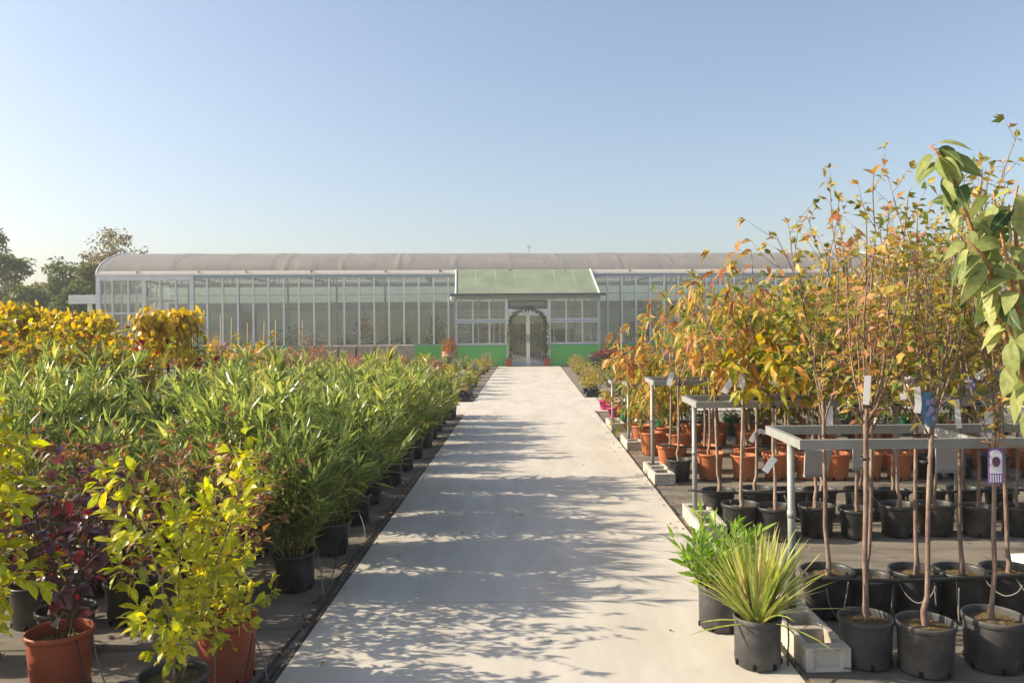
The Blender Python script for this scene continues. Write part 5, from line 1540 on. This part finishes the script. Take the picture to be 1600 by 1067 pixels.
# ------------------------------------------------------------------ before the greenhouse
rng = np.random.default_rng(41)
for k, (a, c) in enumerate([(506, 532), (533.5, 559), (561, 587), (589.5, 615), (617.5, 647)]):
    Yp_ = 31.2
    x0, x1 = at(a, 550, Yp_)[0], at(c, 550, Yp_)[0]
    t = thing('stone_pallet', f"pallet stacked with beige stone blocks before the glass wall, {ORD[k + 1]} from the left", 'pallet', ((x0 + x1) / 2, Yp_, 0), 0, 'pallets of stone blocks')
    wd = x1 - x0 - 0.03
    b = MB()
    for q in (-1, 0, 1): b.box(q * (wd / 2 - 0.05) - 0.05, q * (wd / 2 - 0.05) + 0.05, -0.4, 0.4, 0.003, 0.09)
    for q in range(5): b.box(-wd / 2, wd / 2, -0.4 + q * 0.16, -0.4 + q * 0.16 + 0.12, 0.092, 0.112)
    b.build('pallet', M['bamboo'], t)
    b = MB()
    for lv in range(6):
        z = 0.115 + lv * 0.13
        n = 3
        off = 0.06 if lv % 2 else 0
        for q in range(n):
            for dp in range(2):
                j = rng.normal(0, 0.004, 2)
                b.box(-wd / 2 + q * wd / n + 0.003 + j[0], -wd / 2 + (q + 1) * wd / n - 0.003 + j[0], -0.4 + dp * 0.4 + j[1], -0.4 + dp * 0.4 + 0.395 + j[1], z, z + 0.126)
    b.build('stone_blocks', M['stone'] if 'stone' in M else M.setdefault('stone', surf('beige_stone', (0.4, 0.34, 0.25), (0.52, 0.45, 0.34), 7, 0.9, 0.4, 40, c3=(0.34, 0.29, 0.21), scale3=2)), t)

# urn with red plant
t = thing('urn', 'pale terracotta urn with orange-red bushy plant left of the porch', 'urn', (at(702, 560, 30.3)[0], 30.3, 0.003))
b = MB(); b.lathe([(0.0005, 0.0), (0.17, 0.0), (0.19, 0.03), (0.16, 0.07), (0.26, 0.22), (0.315, 0.4), (0.29, 0.53), (0.24, 0.58), (0.28, 0.62), (0.29, 0.65), (0.26, 0.65), (0.22, 0.6), (0.0005, 0.6)], 28)
b.build('urn_body', M['clay_urn'], t, True)
me, _ = mound(600, 420, 0.33, 0.5, 0.12, 0.035, M['peach'], 0.62)
me.materials[0] = leafmat('flame_leaf', [(0, (0.2, 0.1, 0.03)), (0.5, (0.42, 0.13, 0.05)), (1, (0.55, 0.24, 0.08))], 0.35)
link('foliage', me, t)
# planters and garland arch at the door
for k, (px, lb) in enumerate(((795, 'square terracotta planter left of the glass door'), (855, 'square terracotta planter right of the glass door'))):
    x, yy, _ = at(px, 566, 31.25)
    t = thing('planter', lb, 'planter', (x, 31.25, 0.003), TH, 'planters at the door')
    b = MB()
    for (a0, a1, b0, b1) in ((-0.12, 0.12, -0.12, -0.1), (-0.12, 0.12, 0.1, 0.12), (-0.12, -0.1, -0.099, 0.099), (0.1, 0.12, -0.099, 0.099)): b.box(a0, a1, b0, b1, 0, 0.31)
    b.box(-0.0995, 0.0995, -0.0995, 0.0995, 0.0, 0.27, 1)
    b.build('planter_box', [M['dark_clay'], M['soil']], t)
rng = np.random.default_rng(71)
xa, xb = at(796, 540, 31.25)[0], at(854, 540, 31.25)[0]
cx, hw = (xa + xb) / 2, (xb - xa) / 2
path_ = [np.array([xa, 31.25, z]) for z in np.linspace(0.27, 1.6, 9)] + [np.array([cx - hw * math.cos(a), 31.25, 1.6 + 0.68 * math.sin(a)]) for a in np.linspace(0.2, PI - 0.2, 12)] + [np.array([xb, 31.25, z]) for z in np.linspace(1.6, 0.27, 9)]
wood, LV = MB(), Leaves(2)
wood.tube(path_, 0.014, 6)
for i in range(1500):
    t_ = rng.uniform(0, len(path_) - 1.001); j = int(t_)
    q = path_[j] + (path_[j + 1] - path_[j]) * (t_ - j)
    low = 1.0 if q[2] < 1.6 else 0.65
    o = rng.normal(0, 0.06 * low, 3)
    LV.add(q + o, nrm(o) + rng.normal(0, 0.4, 3) + np.array([0, 0, -0.3]), UP + rng.normal(0, .6, 3), rng.uniform(0.05, 0.09), rng.uniform(0.025, 0.045), 0.3)
t = thing('garland_arch', 'dark green leafy garland arched over the glass entrance door', 'garland', (0, 0, 0))
wood.build('hoop', M['bark_dark'], t, True); link('foliage', LV.mesh('foliage', M['far_green'], 0.2), t)
# dark trough with red shrub, bush behind
t = thing('red_trough', 'long black trough of dark red low shrubs right of the porch', 'planter', (at(950, 560, 27.6)[0], 27.6, 0.003))
b = MB()
b.lathe([(0.0005, 0.0), (0.5, 0.0), (0.62, 0.2), (0.7, 0.42), (0.72, 0.45), (0.68, 0.45), (0.64, 0.4), (0.0005, 0.39)], 26)
for i, v in enumerate(b.v): b.v[i] = (v[0], v[1] * 0.5, v[2] + 0.12)
b.box(-0.4, 0.4, -0.2, 0.2, 0.0, 0.118)
b.build('trough', M['black_pot'], t, True)
me, _ = mound(610, 700, 0.66, 0.24, 0.1, 0.03, M['red'], 0.5)
me.materials[0] = leafmat('barberry_leaf', [(0, (0.12, 0.03, 0.035)), (0.6, (0.3, 0.06, 0.07)), (1, (0.42, 0.13, 0.12))], 0.3)
o = link('foliage', me, t); o.scale = (1.05, 0.55, 1)
potted('dark_bush', 'dark upright bush standing behind the red trough', 'bush', None, (at(948, 550, 29.8)[0], 29.8, 0.003), mound(611, 500, 0.36, 0.85, 0.09, 0.04, M['bronze'], 0.25), 'black', 0, 1.0, ('foliage', 'flowers'), 1.4)

# plants inside the glasshouse
rng = np.random.default_rng(55)
IND = [mound(620 + i, 520, 0.42, 0.75 + 0.2 * i, 0.13, 0.05, M[['far_green', 'green_leaf', 'far_green', 'bronze'][i]], 0.25) for i in range(4)]
for i in range(30):
    x = -13.0 + i * 0.98 + rng.normal(0, 0.15)
    yl = rng.uniform(1.2, 3.6)
    if -1.3 < x < 1.6: yl = rng.uniform(3.8, 4.6)
    sc = rng.choice([0.9, 1.0, 1.1, 1.25, 1.5]) if i % 3 else 1.35
    k = IND[int(rng.integers(0, 4))]
    potted('indoor_plant', f"leafy potted plant inside behind the glass, {ORD[i + 1] if i < 20 else ORD[30 - i]} from the {'left' if i < 20 else 'right'}", 'potted plant', 'plants inside the greenhouse', bw(x, yl, 0.012), k, 'black', rng.uniform(0, 6), float(sc), ('foliage', 'flowers'))

# white canopy beside the greenhouse
t = thing('canopy', 'white flat canopy on a square post beside the greenhouse wing', 'canopy', (at(140, 500, 38)[0], 38, 0))
xa, xb = at(108, 468, 38)[0] - t.location.x, at(222, 468, 38)[0] - t.location.x
b = MB(); b.box(xa, xb, -0.06, 0.0, 2.82, 3.24)
for q in range(4): b.box(xa, xb, -0.066, -0.061, 2.86 + q * 0.095, 2.94 + q * 0.095)
b.build('fascia', M['white_metal'], t)
b = MB(); b.box(xa, xb, 0.002, 4.0, 3.0, 3.08); b.build('canopy_roof', M['white_metal'], t)
for x, y in ((at(138.5, 500, 38)[0] - t.location.x, 0.12), (xb - 0.3, 0.12), (at(138.5, 500, 38)[0] - t.location.x, 3.8)):
    b = MB(); b.box(x - 0.075, x + 0.075, y - 0.075, y + 0.075, 0, 2.998); b.build('post', M['white_metal'], t)

# second tunnel far right
t = thing('tunnel_greenhouse', 'rounded film tunnel rising behind the right end of the roof', 'greenhouse', (at(1432, 450, 46)[0], 46, 0), R(4.6))
zb, rr = 3.6, 2.3
zt2 = at(1432, 387, 46)[2]
pts = [(rr * math.cos(a), zb + (zt2 - zb) * math.sin(a)) for a in np.linspace(0, PI, 20)]
b = MB(); n = len(pts)
b.add([(x, 0, z) for x, z in pts] + [(x, 9, z) for x, z in pts], [(i, i + 1, n + i + 1, n + i) for i in range(n - 1)]); b.build('film', M['fabric_tunnel'], t, True)
b = MB(); b.add([(x, 0.02, z) for x, z in pts] + [(-rr, 0.02, 0), (rr, 0.02, 0)], [tuple(range(n + 2))]); b.build('end_wall', M['fabric_tunnel'], t)
for q in range(4):
    b = MB(); b.tube([(x * 1.01, 0.01 + q * 2.9, z + 0.02) for x, z in pts], 0.05, 6); b.build('hoop', M['white_metal'], t, True)
b = MB(); b.bar((0, -0.03, 0), (0, -0.03, zt2), 0.06); b.bar((-rr, -0.03, zb), (rr, -0.03, zb), 0.06); b.build('end_bar', M['white_metal'], t)

# ------------------------------------------------------------------ trees beyond
def big_tree(seed, hh, wd, leafm, base_z=1.2, n=46, per=70, ls=0.28, name='tree'):
    rng = np.random.default_rng(seed)
    wood, LV = MB(), Leaves(1)
    wood.tube([(0, 0, 0), (0.1, 0, hh * .25), (0.0, 0.1, hh * .5), (0.1, 0, hh * .8)], [0.28, 0.22, 0.15, 0.05], 8)
    for i in range(n):
        u = rng.random()
        z = base_z + (hh - base_z) * u
        env = math.sin(PI * min(1, (0.12 + 0.8 * u))) ** 0.6
        az = rng.uniform(0, 6.28); rr = wd / 2 * env * math.sqrt(rng.uniform(0.1, 1))
        c = np.array([rr * math.cos(az), rr * math.sin(az), z])
        if i % 3 == 0:
            st = np.array([0.05, 0.05, max(0.8, z * 0.6)])
            wood.tube([st, (st + c) / 2 + [0, 0, 0.15], c], [0.08, 0.05, 0.02], 5)
        s_ = rng.uniform(0.09, 0.2) * wd
        s3 = np.array([s_, s_, s_ * 0.65])
        for k in range(per):
            v_ = nrm(rng.normal(size=3)) * (rng.random() ** 0.4)
            o = c + v_ * s3
            LV.add(o, v_ + rng.normal(0, .6, 3) + np.array([0, 0, -0.3]), UP + rng.normal(0, .7, 3), ls * rng.uniform(.6, 1.3), ls * 0.55, 0.2)
    return wood.mesh('trunk', M['bark_dark'], True), LV.mesh('crown', leafm, 0.2)


for i, (px, py, wpx, Y, mt, lb) in enumerate([
    (-22, 358, 80, 56, 'far_green', 'tall dark tree cut by the left picture edge'),
    (22, 402, 62, 58, 'far_green', 'dark rounded tree right of the one cut by the left edge'),
    (62, 446, 56, 66, 'far_tan', 'low hazy brownish tree in the gap at the far left'),
    (100, 408, 66, 54, 'far_green', 'green bushy tree left of the white canopy'),
    (137, 414, 44, 50, 'far_lime', 'lime-green slender tree above the white canopy'),
    (182, 367, 92, 62, 'far_tan', 'tall open tan-leaved tree rising behind the greenhouse corner'),
    (150, 398, 60, 64, 'far_tan', 'tan-leaved tree left of the tallest one, slightly lower'),
    (118, 452, 60, 48, 'far_green', 'low dark bush under the white canopy'),
    (40, 452, 70, 50, 'far_green', 'low dark bush far left behind the golden trees'),
    (205, 420, 60, 66, 'far_green', 'dark tree mostly hidden behind the greenhouse wing'),
]):
    x, _, z = at(px, py, Y)
    w_ = wpx * Y / F
    tm = big_tree(700 + i, z * 1.02, w_, M[mt], 0.8 if mt != 'far_tan' else 2.0, 60 if 'tall open' not in lb else 80, 55 if mt != 'far_tan' else 34, 0.3 if mt != 'far_tan' else 0.26)
    t = thing('broadleaf_tree', lb, 'tree', (x, Y, -0.012), i * 1.1, 'trees beyond the greenhouse')
    link('trunk', tm[0], t); link('crown', tm[1], t)
t = thing('flowering_tree', 'green tree covered in white blossom behind the right-hand trees', 'tree', (at(1440, 450, 20)[0], 20, 0.0))
tm = big_tree(760, 3.45, 2.6, M['green_leaf'], 0.8, 40, 40, 0.13)
link('trunk', tm[0], t); link('crown', tm[1], t)
rng = np.random.default_rng(761)
FL = Leaves(1)
for i in range(420):
    v_ = nrm(rng.normal(size=3)); c = np.array([v_[0] * 1.25, v_[1] * 1.25, 2.1 + v_[2] * 1.25]) * rng.uniform(0.85, 1.02)
    for j in range(5):
        a = j * 1.257
        FL.add(c, (math.cos(a), math.sin(a), 0.4), UP, 0.075, 0.06, 0.1)
link('blossom', FL.mesh('blossom', M['white_flower'], 0.1), t)

# ------------------------------------------------------------------ drip lines on the left
def curve_pts(pp, n=5):
    q = [Vector(p) for p in pp]; out = []
    for k in range(len(q) - 1):
        for j in range(n):
            u = j / n
            p0, p1, p2, p3 = q[max(k - 1, 0)], q[k], q[k + 1], q[min(k + 2, len(q) - 1)]
            out.append(tuple(0.5 * ((2 * p1) + (-p0 + p2) * u + (2 * p0 - 5 * p1 + 4 * p2 - p3) * u * u + (-p0 + 3 * p1 - 3 * p2 + p3) * u ** 3)))
    out.append(tuple(q[-1]))
    return out


hose('ground_hose', curve_pts([(-1.235, 3.3, 0.012), (-1.26, 4.0, 0.012), (-1.225, 4.7, 0.012), (-1.25, 5.5, 0.012), (-1.23, 6.4, 0.012), (-1.25, 7.6, 0.012)]), 0.009, 'black hose on the cloth along the left path edge')
ring = lambda cx_, cy_, r_, z: [(cx_ + r_ * math.cos(a), cy_ + r_ * math.sin(a), z) for a in np.linspace(0, 2 * PI, 25)]
hose('wire_hoop', ring(-1.83, 3.62, 0.12, 0.008), 0.004, 'thin wire hoop lying on the cloth between the terracotta-coloured pots', 'wire', 'wire')
for k, (pp, lb) in enumerate([
    ([(-2.02, 3.68, 0.29), (-1.96, 3.6, 0.2), (-1.9, 3.55, 0.1), (-1.84, 3.52, 0.008)], 'grey wire leaning from the plum shrub pot to the hoop'),
    ([(-2.06, 3.6, 0.3), (-1.98, 3.5, 0.24), (-1.93, 3.46, 0.1), (-1.92, 3.45, 0.006)], 'dark drip tube bent over the front of the plum shrub pot'),
    ([(-1.3, 3.72, 0.3), (-1.26, 3.62, 0.26), (-1.28, 3.6, 0.12), (-1.3, 3.58, 0.006)], 'dark drip tube arched at the right of the lower lime shrub pot'),
    ([(-1.28, 3.72, 0.2), (-1.24, 3.7, 0.12), (-1.21, 3.68, 0.012)], 'grey wire leaning from the lower lime shrub pot to the path'),
    ([(-1.4, 3.58, 0.3), (-1.41, 3.57, 0.15), (-1.41, 3.56, 0.004)], 'straight grey wire before the lower lime shrub pot'),
    ([(-1.33, 5.0, 0.24), (-1.28, 4.9, 0.14), (-1.24, 4.8, 0.01)], 'grey wire leaning from the first oleander pot to the path'),
    ([(-1.36, 5.1, 0.25), (-1.24, 5.1, 0.3), (-1.22, 5.0, 0.15), (-1.26, 4.85, 0.02), (-1.3, 4.75, 0.008)], 'black drip tube looping from the first oleander pot'),
    ([(-1.36, 6.3, 0.22), (-1.29, 6.2, 0.12), (-1.25, 6.1, 0.01)], 'grey wire leaning from the third-row oleander pot'),
    ([(-1.34, 7.6, 0.22), (-1.28, 7.5, 0.12), (-1.25, 7.4, 0.01)], 'grey wire leaning from the fifth-row oleander pot'),
    ([(-1.34, 8.25, 0.22), (-1.28, 8.15, 0.12), (-1.25, 8.0, 0.01)], 'grey wire leaning from the sixth-row oleander pot'),
]):
    hose('drip_wire', curve_pts(pp), 0.0035, lb, 'wire', 'wire' if 'grey' in lb else 'pipe', None, 5)
hose('drip_hose', curve_pts([(-2.3, 3.4, 0.01), (-1.9, 3.5, 0.01), (-1.7, 3.58, 0.01), (-1.45, 3.45, 0.01), (-1.25, 3.5, 0.01), (-1.22, 3.9, 0.01)]), 0.006, 'thin black hose across the cloth before the terracotta-coloured pots')

# thin autumn haze: one box of even air round everything
b = MB(); b.box(-75, 75, -12, 110, -1.0, 12.5)
m, nt, out = newmat('haze_air')
pv_ = N(nt, 'ShaderNodeVolumePrincipled', Density=0.0012, Anisotropy=0.1)
pv_.inputs['Color'].default_value = (0.93, 0.94, 0.96, 1)
nt.links.new(pv_.outputs[0], out.inputs['Volume'])
tag(b.build('haze', m), 'thin pale autumn haze softening the far trees', 'haze', kind='stuff')
cy.volume_bounces = 1
